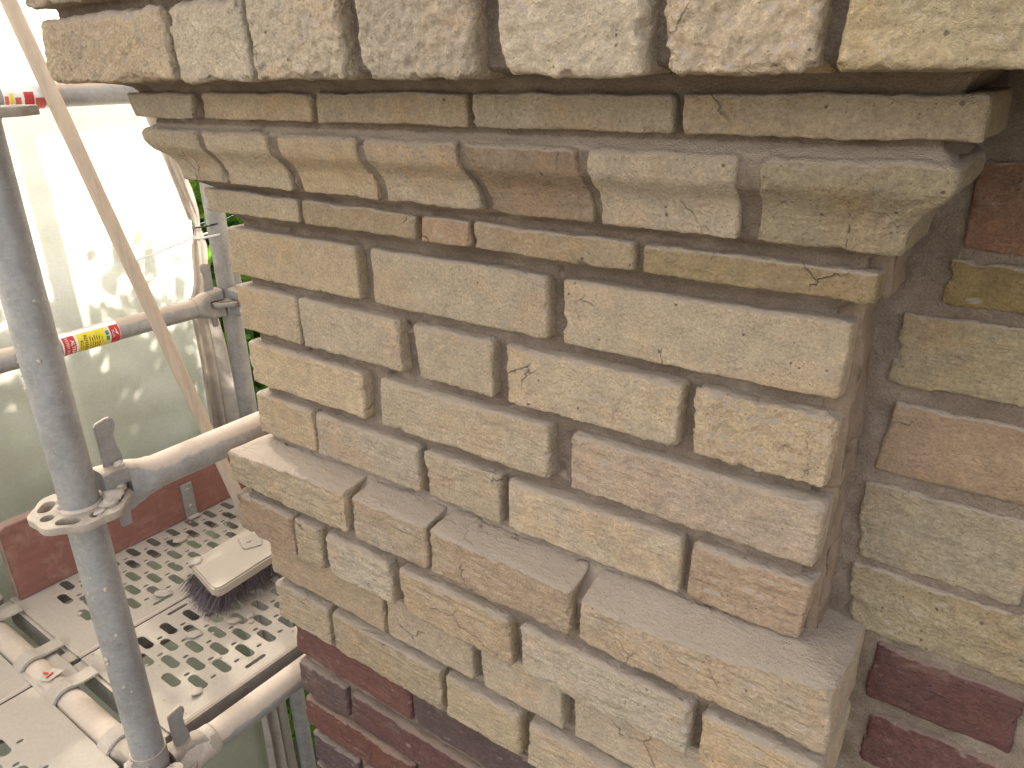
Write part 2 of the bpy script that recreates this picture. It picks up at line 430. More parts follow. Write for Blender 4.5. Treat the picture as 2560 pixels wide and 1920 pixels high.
def brick(B, quad, yf, seed, col, par, depth=0.10, r=0.004, rough=0.0006, mid=0.0010, wob=0.0014,
          step=0.0020, nchip=None, topr=1.0, prof=None, mitreL=False, mitreR=False, chip=0.004, ridge=0.0):
    """quad: TL,TR,BR,BL as (X,Z) on the face plane y=yf. prof(z01)->extra setback of the face"""
    (x0, z0), (x1, z1), (x2, z2), (x3, z3) = quad
    W = ((x1 - x0) + (x2 - x3)) / 2; H = ((z0 - z3) + (z1 - z2)) / 2
    nx = max(4, int(W / step)); nz = max(4, int(H / step)); ds = depth_steps(depth)
    I, J, K, F = lattice(nx, len(ds) - 1, nz)
    # denser lattice near the arrises
    def warp(u): return u
    u = warp(I / nx); v = warp(K / nz); d = ds[J]
    a = u * W; c = v * H
    L = np.stack([a, d, c], 1)
    off = seed * 17.31
    rk = 0.75 + 0.7 * ((seed * 7.13) % 1.0) ** 1.5; rough = rough * rk
    rr = 0.50 * r * (1 + 0.75 * noise(L, 30, off) + 0.35 * noise(L, 90, off + 3))
    rr = rr * (1 + 1.5 * np.clip((c / H - 0.45) / 0.3, 0, 1) * topr * 0.65)
    rr = np.clip(rr, 0.0010, min(W, H) * 0.45)
    corner = noise(L, 14, off + 9)
    rr = rr + chip * np.clip(corner - 0.30, 0, 1) * 2.2
    rr = np.minimum(rr, min(W, H) * 0.42)
    ca = np.clip(a, rr, W - rr); cc = np.clip(c, rr, H - rr); cd = np.maximum(d, rr)
    v3 = np.stack([a - ca, d - cd, c - cc], 1); ln = np.linalg.norm(v3, axis=1); ln[ln < 1e-9] = 1
    n = v3 / ln[:, None]
    Q = np.stack([ca, cd, cc], 1) + n * rr[:, None]
    nn = n.copy()
    cr_ = np.random.RandomState(int(seed * 1000) % 99991)
    for _ in range(nchip if nchip is not None else int(3 + 14 * W)):
        R_ = cr_.uniform(0.005, 0.016); dpt = cr_.uniform(0.0008, 0.0034) * (chip / 0.004) ** 0.6
        e_ = cr_.randint(4); t_ = cr_.uniform(0, 1)
        if cr_.rand() < 0.35: t_ = cr_.choice([0.0, 1.0])
        p_ = np.array([t_ * W, 0, 0 if e_ == 0 else H]) if e_ < 2 else np.array([0 if e_ == 2 else W, 0, t_ * H])
        o_ = np.array([0, -1.0, (-1 if e_ == 0 else 1)]) if e_ < 2 else np.array([-1 if e_ == 2 else 1, -1.0, 0])
        o_ = o_ + cr_.uniform(-.5, .5, 3); o_ /= np.linalg.norm(o_)
        c_ = p_ + o_ * (R_ - dpt - 0.3 * r); q_ = (Q - c_) * np.array([1, 1, 1.3]); l_ = np.linalg.norm(q_, axis=1) + 1e-9
        R2 = R_ * (1 + 0.16 * noise(L, 160, off + 11)); ins = l_ < R2
        Q[ins] = (c_ + (Q - c_) * (R2 / l_)[:, None])[ins] if False else (Q - o_ * np.clip(R2 - l_, 0, 0.005)[:, None])[ins]
    deep = np.clip(1 - d / 0.03, 0.25, 1)
    h = mid * (noise(L, 28, off + 20) + 0.6 * noise(L, 70, off + 30)) + 1.35 * rough * (noise(L, 120, off + 40) + 0.9 * noise(L, 230, off + 50))
    if ridge:
        L2 = L * np.array([1, 1, 6.0]); h = h + ridge * np.clip(noise(L2, 24, off + 60), -1, 0.4)
        cr = np.abs(noise(L * np.array([1, 1, 2.2]), 15, off + 70)); h = h - ridge * 1.6 * np.exp(-(cr / 0.03) ** 2)
    # occasional knocked out pockets
    pk = noise(L, 42, off + 80); h = h - 0.0022 * np.clip(pk - 0.62, 0, 1) * 4 * (1 if rough > 0.0004 else 0.4)
    Q = Q + nn * (h * deep)[:, None]
    # bilinear placement
    u2 = Q[:, 0] / W; v2 = Q[:, 2] / H
    X = (x3 * (1 - u2) + x2 * u2) * (1 - v2) + (x0 * (1 - u2) + x1 * u2) * v2
    Z = (z3 * (1 - u2) + z2 * u2) * (1 - v2) + (z0 * (1 - u2) + z1 * u2) * v2
    Y = yf + Q[:, 1]
    G = np.stack([X, Y, Z], 1)
    X = X + wob * noise(G, 22, 5.5 + off); Z = Z + wob * 0.8 * noise(G, 26, 45.5 + off)
    if prof is not None:
        p = prof(np.clip(v2, 0, 1), np.clip(u2, 0, 1)); k = np.clip(1 - Q[:, 1] / depth, 0, 1)
        Y = Y + p * k
        if mitreL: X = X + p * np.clip(1 - u2 / 0.5, 0, 1) ** 0.5 * (u2 < 0.5)
        if mitreR: X = X - p * np.clip((u2 - 0.5) / 0.5, 0, 1) ** 0.5 * (u2 > 0.5)
    B.add(np.stack([X, Y, Z], 1), F, col, par)

rnd = random.Random(11)
def colv(base, v=0.09):
    k = 1 + rnd.uniform(-v, v); t = rnd.uniform(-0.03, 0.03)
    return (base[0] * k * (1 + t), base[1] * k, base[2] * k * (1 - t * 1.5))
YEL = (0.61, 0.475, 0.322); YPALE = (0.61, 0.50, 0.365); OLIVE = (0.47, 0.365, 0.245); ORA = (0.51, 0.355, 0.235)
SAND = (0.56, 0.43, 0.255); BUFF = (0.59, 0.47, 0.335); REDB = (0.225, 0.108, 0.086); PURP = (0.178, 0.120, 0.110)

def course(B, top, bot, joints, yf, cols=None, par=(0.3, 0.2), **kw):
    """top, bot: functions of x or numbers; joints: list of (xTL, xTR, xBR, xBL) or (x0,x1)"""
    ft = top if callable(top) else (lambda x: top); fb = bot if callable(bot) else (lambda x: bot)
    for i, j in enumerate(joints):
        if len(j) == 2: a, b, c, d = j[0], j[1], j[1], j[0]
        else: a, b, c, d = j
        sd_ = rnd.uniform(0, 50)
        col = colv(cols[i % len(cols)] if cols else YEL)
        k = dict(kw)
        per = k.pop('per', {}).get(i, {})
        p = per.pop('par', par) if 'par' in per else par
        k.update(per)
        if k.pop('cornerL', False) and i == 0: k['mitreL'] = True
        if k.pop('cornerR', False) and i == len(joints) - 1: k['mitreR'] = True
        k.pop('cornerL', None); k.pop('cornerR', None)
        brick(B, ((a, ft(a)), (b, ft(b)), (c, fb(c)), (d, fb(d))), yf, sd_, col, (sd_, *p), **k)

# ------------------------------------------------------------------ the pilaster
PW = 0.775
pil = thing("brick_pilaster", (0.39, 0.0, -2.9),
            "pale yellow brick pilaster with moulded cornice, sloping sill course and red brick foot", "pilaster")
DP = 0.105
# top cornice course: large, rough, knocked-about bricks
T0 = Bricks()
course(T0, 0.243, lambda x: 0.1745 - 0.004 * x, [(-0.120, 0.138, 0.138, -0.124), (0.145, 0.258, 0.268, 0.152), (0.264, 0.384, 0.389, 0.274),
                          (0.404, 0.527, 0.522, 0.413), (0.541, 0.660, 0.658, 0.553), (0.667, 0.765, 0.763, 0.676),
                          (0.780, 0.902, 0.902, 0.771), (0.914, 1.14)],
       -0.122, [BUFF, YPALE, YPALE, BUFF, YPALE, BUFF, SAND, YEL], (0.35, 0.15), depth=0.13, r=0.009, rough=0.0011, mid=0.0015,
       wob=0.0030, step=0.0017, chip=0.009)
T0.build("cornice_course", pil)
T00 = Bricks()
course(T00, 0.318, 0.255, [(-0.127, 0.108), (0.118, 0.36), (0.37, 0.61), (0.62, 0.86), (0.87, 1.14)], -0.127, [BUFF, YPALE], (0.5, 0.15),
       depth=0.13, r=0.007, rough=0.0010, mid=0.0016, wob=0.002, step=0.0032, chip=0.007)
T00.build("cornice_course", pil)
T1 = Bricks()
course(T1, lambda x: 0.1615 - 0.004 * x, lambda x: 0.1345 - 0.003 * x,
       [(-0.075, 0.066, 0.064, -0.058), (0.086, 0.267, 0.267, 0.086), (0.276, 0.464, 0.466, 0.277), (0.470, 0.652), (0.658, 0.842)],
       -0.060, [BUFF, YEL, OLIVE, OLIVE, OLIVE], (0.45, 0.05), depth=0.11, r=0.0026, rough=0.0005, mid=0.0012, wob=0.0016, chip=0.004)
T1.build("string_course", pil)
# ogee moulded course
zt, zb = 0.121, 0.058
og = np.array([(0.0, 0.0285), (0.06, 0.028), (0.16, 0.0272), (0.27, 0.0255), (0.36, 0.0230), (0.44, 0.0195), (0.52, 0.0142), (0.58, 0.0095), (0.64, 0.0052), (0.70, 0.0024), (0.78, 0.0006), (0.86, 0.0), (0.94, 0.0006), (1.0, 0.003)])
def ogee(v, u): return np.interp(v, og[:, 0], og[:, 1])
T2 = Bricks()
course(T2, lambda x: 0.122 - 0.003 * x, lambda x: 0.0595 - 0.003 * x,
       [(-0.058, 0.058, 0.058, -0.058), (0.068, 0.184, 0.184, 0.069), (0.204, 0.322, 0.318, 0.203), (0.333, 0.448, 0.451, 0.333),
        (0.457, 0.571, 0.570, 0.465), (0.581, 0.699, 0.693, 0.578), (0.716, 0.833, 0.833, 0.708)],
       -0.058, [YEL, YEL, YEL, YEL, (0.41, 0.31, 0.22), BUFF, (0.44, 0.345, 0.22)], (0.4, 0.25), depth=0.11, r=0.0032, rough=0.0006, mid=0.0010,
       wob=0.0016, step=0.0017, prof=ogee, cornerL=True, cornerR=True)
T2.build("moulded_course", pil)
T3 = Bricks()
course(T3, lambda x: 0.0465 - 0.009 * (x - 0.1), lambda x: 0.0195 - 0.003 * x,
       [(-0.015, 0.169), (0.177, 0.353), (0.360, 0.423), (0.429, 0.600), (0.608, 0.790)],
       -0.015, [YEL, OLIVE, ORA, OLIVE, (0.44, 0.335, 0.20)], (0.4, 0.05), depth=0.10, r=0.0028, rough=0.0005, mid=0.0012, wob=0.0016)
T3.build("string_course", pil)
# shaft: four courses
S = Bricks()
course(S, lambda x: -0.003 + 0.001 * x, -0.0655, [(-0.004, 0.241, 0.243, -0.004), (0.264, 0.503, 0.502, 0.266), (0.521, PW, 0.772, 0.522)], 0.0,
       [YEL, YEL, YEL], (0.42, 0.08), depth=DP, r=0.0042, rough=0.00045)
course(S, -0.080, -0.1425, [(-0.002, 0.121), (0.126, 0.298, 0.302, 0.128), (0.321, 0.434, 0.433, 0.330), (0.452, 0.645, 0.641, 0.452), (0.656, PW, 0.771, 0.658)], 0.0,
       [YEL, BUFF, YEL, YEL, YEL], (0.40, 0.10), depth=DP, r=0.0042, rough=0.0005,
       per={4: dict(rough=0.0013, mid=0.0016, par=(0.95, 0.2)), 3: dict(rough=0.0008, par=(0.6, 0.2))})
course(S, -0.158, -0.220, [(0.003, 0.231, 0.228, 0.005), (0.259, 0.503), (0.529, PW, 0.772, 0.530)], 0.0, [YEL, YEL, (0.546, 0.412, 0.294)], (0.35, 0.45),
       depth=DP, r=0.0050, rough=0.0005, ridge=0.0006)
course(S, -0.236, -0.297, [(0.002, 0.124), (0.128, 0.315), (0.323, 0.437, 0.437, 0.329), (0.449, 0.654), (0.664, PW - 0.001, 0.768, 0.661)], 0.0,
       [YEL, BUFF, YEL, BUFF, ORA], (0.35, 0.5), depth=DP, r=0.0046, rough=0.00055, ridge=0.0006)
S.build("brick_shaft", pil)
# sloping sill course
def sill_for(*zcs):
    def f(v, u):
        zc = np.interp(u, np.linspace(0, 1, len(zcs)), zcs)
        return np.where(v > zc, (v - zc) / (1 - zc) * 0.040, 0.0)
    return f
P = Bricks()
course(P, lambda x: -0.308 + 0.008 * max(0, x - 0.6) / 0.2, -0.374, [(-0.037, 0.212), (0.228, 0.352), (0.360, 0.553), (0.564, 0.812)], -0.036, [YEL, (0.556, 0.433, 0.304), (0.567, 0.417, 0.278), (0.546, 0.422, 0.294)],
       (0.35, 0.55), depth=0.13, r=0.0055, rough=0.0006, mid=0.0013, wob=0.0020, prof=sill_for(.86, .86), cornerL=True, cornerR=True, ridge=0.0008, chip=0.006,
       per={0: dict(prof=sill_for(.72, .84, .93)), 1: dict(prof=sill_for(.90, .93)), 2: dict(prof=sill_for(.90, .88, .84)), 3: dict(prof=sill_for(.80, .72, .74, .84, .97))})
P.build("sill_course", pil)
PL = Bricks()
course(PL, -0.392, -0.457, [(-0.036, 0.090), (0.096, 0.148, 0.150, 0.096), (0.160, 0.281, 0.284, 0.164), (0.299, 0.470, 0.474, 0.303), (0.485, 0.690, 0.686, 0.489), (0.700, 0.811)],
       -0.034, [ORA, BUFF, BUFF, (0.567, 0.433, 0.289), BUFF, YEL], (0.35, 0.6), depth=0.12, r=0.0052, rough=0.0006, mid=0.0012, wob=0.0020, ridge=0.0009, chip=0.006)
course(PL, -0.474, -0.545, [(-0.018, 0.229), (0.235, 0.387, 0.389, 0.237), (0.402, 0.522, 0.524, 0.404), (0.540, 0.79)],
       -0.006, [(0.535, 0.412, 0.284), BUFF, BUFF, BUFF], (0.35, 0.35), depth=0.10, r=0.0046, rough=0.0005, ridge=0.0005)
course(PL, -0.556, -0.624, [(-0.012, 0.110), (0.122, 0.334), (0.344, 0.464), (0.477, 0.79)],
       -0.012, [YEL, (0.556, 0.438, 0.294), (0.556, 0.438, 0.294), YEL], (0.35, 0.6), depth=0.10, r=0.0052, rough=0.0006, ridge=0.0009, chip=0.006)
PL.build("plinth_course", pil)
RB = Bricks()
z = -0.638; k = 0
lay = [[(0.0, 0.254), (0.259, 0.52), (0.53, 0.79)], [(0.0, 0.113), (0.124, 0.390), (0.398, 0.63), (0.64, 0.79)],
       [(0.0, 0.250), (0.258, 0.50), (0.51, 0.79)], [(0.004, 0.118), (0.13, 0.385), (0.395, 0.64), (0.65, 0.79)],
       [(0.0, 0.250), (0.262, 0.52), (0.53, 0.79)], [(0.0, 0.12), (0.13, 0.385), (0.395, 0.64), (0.65, 0.79)]]
for k, js in enumerate(lay):
    course(RB, z, z - 0.063, js, 0.004 if k == 0 else 0.0, [REDB, PURP] if k in (0, 2) else [PURP, (0.20, 0.108, 0.092), REDB], (0.25, 0.45), depth=0.10,
           r=0.0065, rough=0.0005, mid=0.0016, wob=0.0024, ridge=0.0006, step=0.0022)
    z -= 0.0765
zlow = z
# below, out of the frame, the same red bricks carry on down in coarser mesh
zz = zlow
while zz > -2.9:
    course(RB, zz, zz - 0.064, [(0.0, 0.25), (0.262, 0.51), (0.522, 0.775)] if k % 2 else [(0.0, 0.12), (0.132, 0.38), (0.392, 0.64), (0.652, 0.775)], 0.0, [REDB, PURP], (0.25, 0.3), depth=0.05, r=0.004, step=0.008, rough=0.0003)
    zz -= 0.0765; k += 1
RB.build("red_brickwork", pil)

def mortar_sheet(name, parent, x0f, x1f, ztop, zbot, yfun, step, yback, seed, amp=0.0016):
    """front sheet following yfun(z), returns along both ends back to yback"""
    nz = int((ztop - zbot) / step); B = Bricks()
    nx = int(0.85 / step); ds = np.concatenate([np.arange(0, 0.03, 0.003), np.linspace(0.03, yback, 6)])
    I, J, K, F = lattice(nx, len(ds) - 1, nz)
    Zv = zbot + K / nz * (ztop - zbot); yf = yfun(Zv)
    xa = x0f(Zv); xb = x1f(Zv); X = xa + (xb - xa) * I / nx
    Y = yf + ds[J]
    L = np.stack([X, Y, Zv], 1)
    h = amp * (1.3 * noise(L, 14, seed + 2) + noise(L, 30, seed) + 0.8 * noise(L, 75, seed + 5)) + 0.0009 * noise(L, 190, seed + 9)
    h = h + 0.012 * np.clip(noise(L, 48, seed + 31) - 0.62, 0, 0.5) * 3 - 0.006 * np.clip(noise(L, 60, seed + 41) - 0.55, 0, 1) * 2
    Y = Y + h * (J == 0); X = X + h * ((I == 0) * 1.0 - (I == nx) * 1.0)
    me = make_mesh(name, np.stack([X, Y, Zv], 1), F, M_MORTAR)
    return link(name, me, parent)
# joint face height profile: (z, projection of the mortar face in front of y=0; negative = recessed)
mz = np.array([(-3.0, -0.012), (-0.640, -0.012), (-0.632, -0.008), (-0.555, -0.008), (-0.548, -0.012), (-0.475, -0.012), (-0.462, -0.010), (-0.452, 0.016), (-0.392, 0.019),
               (-0.384, 0.018), (-0.374, 0.020), (-0.336, 0.024), (-0.302, -0.016), (-0.232, -0.016), (-0.150, -0.016), (-0.075, -0.016), (0.004, -0.015), (0.020, 0.004), (0.048, 0.005),
               (0.056, 0.020), (0.070, 0.025), (0.080, 0.030), (0.090, 0.040), (0.099, 0.052), (0.108, 0.054), (0.119, 0.052), (0.127, 0.042), (0.158, 0.050), (0.170, 0.060), (0.177, 0.104), (0.245, 0.104), (0.330, 0.108)])
def proj_m(zv): return np.interp(zv, mz[:, 0], mz[:, 1])
mortar_sheet("mortar_bed", pil, lambda q: -proj_m(q), lambda q: np.where(q > 0.172, 1.14, PW + proj_m(q)), 0.325, -1.12, lambda q: -proj_m(q), 0.0028, 0.10, 3.0)
mb = MB(); mb.box((0.012, 0.05, -2.9), (0.765, 1.6, 0.33)); mb.box((0.012, 0.012, -2.9), (0.763, 0.05, -1.12)); mb.box((0.11, -0.09, 0.262), (1.14, 0.2, 0.32))
mb.build("brick_core", M_MORTAR, pil)
# smeared upright of mortar in the angle between pilaster and wall
M_FILLET = mat_dusty("smeared_joint", (0.21, 0.15, 0.105), 0.003, 90)
def smear(zt_, zb_, xr, y0, seed, xl=0.752):
    nx, nz = 22, int((zt_ - zb_) / 0.0025); ds = np.linspace(0, 0.06, 12)
    I, J, K, F = lattice(nx, 11, nz)
    Zv = zb_ + (zt_ - zb_) * K / nz; X = xl + (xr - xl) * I / nx; Y = y0 + ds[J]
    L = np.stack([X, Y, Zv], 1); h = 0.0032 * noise(L, 26, seed) + 0.0016 * noise(L, 80, seed + 2) + 0.0006 * noise(L, 260, seed)
    e = np.clip((J == 0) + 0.0, 0, 1)
    X = X + h * (I == nx); Y = Y + (h + 0.006 * np.clip(I / nx - 0.7, 0, 1) / 0.3) * e
    for zh, yh, sz in ((-0.222, 0.040, 0.009), (-0.262, 0.036, 0.011), (-0.120, 0.045, 0.004)):
        X = X - 0.016 * (I == nx) * np.exp(-((Zv - zh) / sz) ** 4 - ((Y - yh) / 0.009) ** 4)
    return np.stack([X, Y, Zv], 1), F
Va, Fa = smear(0.02, -0.150, 0.7790, 0.019, 4.0); Vb, Fb = smear(-0.150, -0.315, 0.7775, 0.024, 9.0); Vc, Fc = smear(0.055, 0.018, 0.795, 0.004, 12.0)
link("mortar_fillet", make_mesh("mortar_fillet", np.concatenate([Va, Vb, Vc]), np.concatenate([Fa, Fb + len(Va), Fc + len(Va) + len(Vb)]), M_FILLET), pil)

# ------------------------------------------------------------------ the wall to the right
wall = thing("brick_wall", (1.2, 0.06, -2.9), "recessed yellow brick wall right of the pilaster, turning red below", "wall")
YW = 0.060
U = Bricks()
kw = dict(topr=0.15, depth=0.08, r=0.0042, rough=0.0006, mid=0.0013, wob=0.0018)
course(U, 0.320, 0.250, [(0.84, 0.96), (0.97, 1.2)], YW, [OLIVE], (0.4, 0.2), **kw)
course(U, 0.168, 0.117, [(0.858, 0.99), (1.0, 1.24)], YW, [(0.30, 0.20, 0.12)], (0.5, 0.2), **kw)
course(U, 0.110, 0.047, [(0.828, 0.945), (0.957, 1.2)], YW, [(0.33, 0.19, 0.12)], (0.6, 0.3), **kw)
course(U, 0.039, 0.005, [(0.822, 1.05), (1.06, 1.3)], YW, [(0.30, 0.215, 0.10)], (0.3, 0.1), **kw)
course(U, -0.005, -0.0650, [(0.797, 0.915, 0.915, 0.794), (0.927, 1.18)], YW, [(0.46, 0.37, 0.235)], (0.4, 0.5), ridge=0.0006, **kw)
course(U, -0.081, -0.1435, [(0.802, 1.04, 1.04, 0.797), (1.052, 1.3)], YW, [(0.49, 0.345, 0.225)], (0.35, 0.15), **kw)
course(U, -0.157, -0.2330, [(0.790, 0.918, 0.918, 0.794), (0.93, 1.18)], YW, [(0.47, 0.385, 0.27)], (0.45, 0.45), ridge=0.0006, **kw)
course(U, -0.240, -0.3050, [(0.790, 1.04, 1.04, 0.796), (1.052, 1.3)], YW, [(0.48, 0.39, 0.25)], (0.95, 0.4), ridge=0.0007, **kw)
U.build("yellow_brickwork", wall)
UR = Bricks()
zz = -0.3145; i = 0
while zz > -2.9:
    course(UR, zz, zz - 0.064, [(0.821, 0.938), (0.952, 1.2)] if i % 2 == 0 else [(0.826, 1.06), (1.075, 1.3)], YW, [(0.190, 0.100, 0.088)], (0.25, 0.5),
           depth=0.07, r=0.006, rough=0.0005, ridge=0.0006, step=0.002 if i < 5 else 0.008)
    zz -= 0.0775; i += 1
UR.build("red_brickwork", wall)
nx, nz = 150, 240
X, Zv = np.meshgrid(np.linspace(0.70, 1.30, nx + 1), np.linspace(-0.75, 0.33, nz + 1), indexing='ij')
L = np.stack([X.ravel(), np.full(X.size, 0.0), Zv.ravel()], 1)
Y = YW + 0.0035 + 0.0022 * noise(L, 34, 3.3) + 0.0014 * noise(L, 90, 8.8) + 0.0006 * noise(L, 260, 1.1)
ii = np.arange((nx + 1) * (nz + 1)).reshape(nx + 1, nz + 1)
F = np.stack([ii[:-1, :-1].ravel(), ii[1:, :-1].ravel(), ii[1:, 1:].ravel(), ii[:-1, 1:].ravel()], 1)
link("mortar_bed", make_mesh("mortar_bed", np.stack([L[:, 0], Y, L[:, 2]], 1), F, M_MORTAR), wall)
mb = MB(); mb.box((0.768, 0.085, -2.9), (3.2, 0.45, 1.6)); mb.build("brick_core", M_MORTAR, wall)

# ------------------------------------------------------------------ scaffolding
R48 = 0.02415
PX, PY = -0.106, -0.217
OX, OY = -0.836, 0.513
ZR = [-0.852, -0.352, 0.148, 0.648]

def flat_with_holes(name, outline, holes, thick, mat, parent, z, loc=(0, 0, 0), bevel=0.0008, frame=None):
    cu = bpy.data.curves.new(name, 'CURVE'); cu.dimensions = '2D'; cu.fill_mode = 'BOTH'
    cu.extrude = thick / 2 - bevel; cu.bevel_depth = bevel; cu.bevel_resolution = 1; cu.offset = -bevel
    for pts in [outline] + holes:
        s = cu.splines.new('POLY'); s.points.add(len(pts) - 1); s.use_cyclic_u = True
        for p, q in zip(s.points, pts): p.co = (q[0], q[1], 0, 1)
    tmp = bpy.data.objects.new("tmp", cu); COL.objects.link(tmp)
    dg = bpy.context.evaluated_depsgraph_get()
    me = bpy.data.meshes.new_from_object(tmp.evaluated_get(dg)); me.name = name
    bpy.data.objects.remove(tmp); bpy.data.curves.remove(cu)
    me.transform(Matrix.Translation((loc[0], loc[1], z)))
    me.materials.clear(); me.materials.append(mat)
    return link(name, me, parent)

def obround(cx, cy, L, W, n=8, along='x'):
    pts = []; a = (L - W) / 2; r = W / 2
    for s, st_ in ((1, -90), (-1, 90)):
        for k in range(n + 1):
            t = rad(st_ + 180 * k / n); p = (s * a + r * math.cos(t), r * math.sin(t))
            pts.append(p)
    return [(cx + p[0], cy + p[1]) if along == 'x' else (cx - p[1], cy + p[0]) for p in pts]

def rosette(parent, x, y, z):
    out = []
    for k in range(96):
        t = 2 * math.pi * k / 96; r = 0.0605 + 0.0022 * math.cos(8 * t + math.pi) 
        out.append((r * math.cos(t), r * math.sin(t)))
    hs_ = [[(0.0252 * math.cos(2 * math.pi * k / 32), 0.0252 * math.sin(2 * math.pi * k / 32)) for k in range(32)][::-1]]
    for q in range(8):
        t = q * math.pi / 4; big = q % 2 == 1
        o = obround(0, 0, 0.031 if big else 0.0175, 0.0175 if big else 0.017, 6)
        R = 0.043; hs_.append([(R * math.cos(t) - p[0] * math.sin(t), R * math.sin(t) + p[0] * math.cos(t)) if False else
                              (R * math.cos(t) + p[1] * math.cos(t) - p[0] * math.sin(t), R * math.sin(t) + p[1] * math.sin(t) + p[0] * math.cos(t)) for p in o])
    return flat_with_holes("rosette", out, hs_, 0.0105, M_CAST if x == PX else M_TUBE_D, parent, z, (x, y, 0), 0.0009)

def standard(x, y, z0, z1, label, ros, split=None):
    t = thing("scaffold_standard", (x, y, z0), label, "scaffold post", "upright tubes of the scaffold")
    m = MB(); m.tube((x, y, z0 if split is None else split), (x, y, z1), R48, n=56); m.build("tube", M_TUBE, t, smooth=True)
    if split is not None:
        m = MB(); m.tube((x, y, z0), (x, y, split), 0.0262, n=56, rings=1); m.build("collar", M_TUBE_D, t, smooth=True)
    for zr in ros:
        r = rosette(t, x, y, zr)
        m = MB(); m.tube((x, y, zr + 0.0045), (x, y, zr + 0.009), 0.0275, 0.0243, n=40, cap=False); m.tube((x, y, zr - 0.009), (x, y, zr - 0.0045), 0.0243, 0.0275, n=40, cap=False)
        m.build("weld_bead", M_TUBE_D, r, smooth=True)
    return t

st1 = standard(PX, PY, -2.9, 1.1, "thick grey upright tube in the foreground, speckled with mortar, its disc caked in dust", ZR[:3], -0.785)
st2 = standard(OX, OY, -2.9, 1.1, "far grey upright tube beside the gathered netting, partly behind the brick corner", ZR[:3])
st3 = standard(OX, PY, -2.9, 1.1, "upright tube at the near outer corner of the platform", ZR[:3])
st4 = standard(PX, OY, -2.9, 1.1, "upright tube behind the pilaster at the inner far corner of the platform", ZR[:3])

def ledger(p0, p1, label, mat, group="horizontal tubes of the scaffold", name="scaffold_ledger"):
    """p0, p1 = standard axes at rosette level; heads and wedges included"""
    p0 = Vector(p0); p1 = Vector(p1); d = (p1 - p0).normalized(); up = Vector((0, 0, 1)); s = d.cross(up)
    t = thing(name, (p0 + p1) / 2, label, "scaffold tube", group)
    m = MB(); m.tube(p0 + d * 0.098, p1 - d * 0.098, R48, n=56); m.build("tube", mat, t, smooth=True)
    for o, e in ((p0, d), (p1, -d)):
        def ring(a, hx, hz, zc=0.0, pw=2.0, n=28):
            out = []
            for i in range(n):
                w = 2 * math.pi * i / n; cx = math.cos(w); sx = math.sin(w)
                out.append(o + e * a + s * (math.copysign(abs(cx) ** (2 / pw), cx) * hx) + up * (zc + math.copysign(abs(sx) ** (2 / pw), sx) * hz))
            return out
        m = MB()
        m.loft([ring(0.104, 0.0255, 0.0255), ring(0.096, 0.0262, 0.0262), ring(0.088, 0.0240, 0.0280), ring(0.078, 0.0190, 0.0315, pw=3), ring(0.064, 0.0165, 0.0345, pw=4)])
        m.loft([ring(0.0641, 0.0165, 0.0140, 0.0205, 4), ring(0.046, 0.0175, 0.0150, 0.0215, 4), ring(0.028, 0.020, 0.0155, 0.0215, 5)])
        m.loft([ring(0.0641, 0.0165, 0.0140, -0.0205, 4), ring(0.046, 0.0175, 0.0150, -0.0215, 4), ring(0.028, 0.020, 0.0155, -0.0215, 5)])
        h = m.build("wedge_head", mat if mat is M_TUBE else M_CAST, t, smooth=True)
        m = MB()
        a0, a1 = 0.040, 0.066
        prof_ = [(a0 + .004, -0.060), (a1 - .008, -0.060), (a1 - 0.003, 0.0), (a1 + 0.000, 0.045), (a1 - 0.004, 0.064), (a1 - 0.0045, 0.078), (a1 + 0.001, 0.092), (a1 - 0.001, 0.100), (a1 - 0.006, 0.1045), (a0 + 0.002, 0.1005), (a0 - 0.001, 0.096), (a0 - 0.001, 0.05)]
        m.prism([o + e * q[0] + up * q[1] - s * 0.003 for q in prof_], s * 0.006)
        m.build("wedge", M_TUBE_D, t, bevel=0.0012)
    return t

lgL1 = ledger((PX, PY, ZR[1] + 0.006), (PX, OY, ZR[1] + 0.006), "guard rail tube from the foreground post to the brick corner, shiny underneath, dusty above", M_TUBE)
lgL2 = ledger((PX, PY, ZR[0]), (PX, OY, ZR[0]), "low tube running along the inner edge of the platform beside the red bricks", M_TUBE_D)
lgL3 = ledger((OX, PY, ZR[1]), (OX, OY, ZR[1]), "outer guard rail tube with the red and yellow sticker, meeting the far post", M_TUBE)
lgL4 = ledger((OX, PY, ZR[2] + 0.004), (OX, OY, ZR[2] + 0.004), "top rail tube just below the cornice with worn red and white sticker", M_TUBE)
lgT = ledger((PX, PY, ZR[0]), (OX, PY, ZR[0]), "cross tube carrying the plank hooks at the near end of the platform", M_TUBE_D)
lgT2 = ledger((PX, OY, ZR[0]), (OX, OY, ZR[0]), "cross tube under the far end of the platform planks", M_TUBE_D)
lgT3 = ledger((OX, OY, ZR[1]), (PX, OY, ZR[1]), "end guard rail tube leaving the far post behind the bricks", M_TUBE)
lgT4 = ledger((OX, OY, ZR[2]), (PX, OY, ZR[2]), "upper end rail tube glimpsed through the gap under the thin cornice course", M_TUBE)

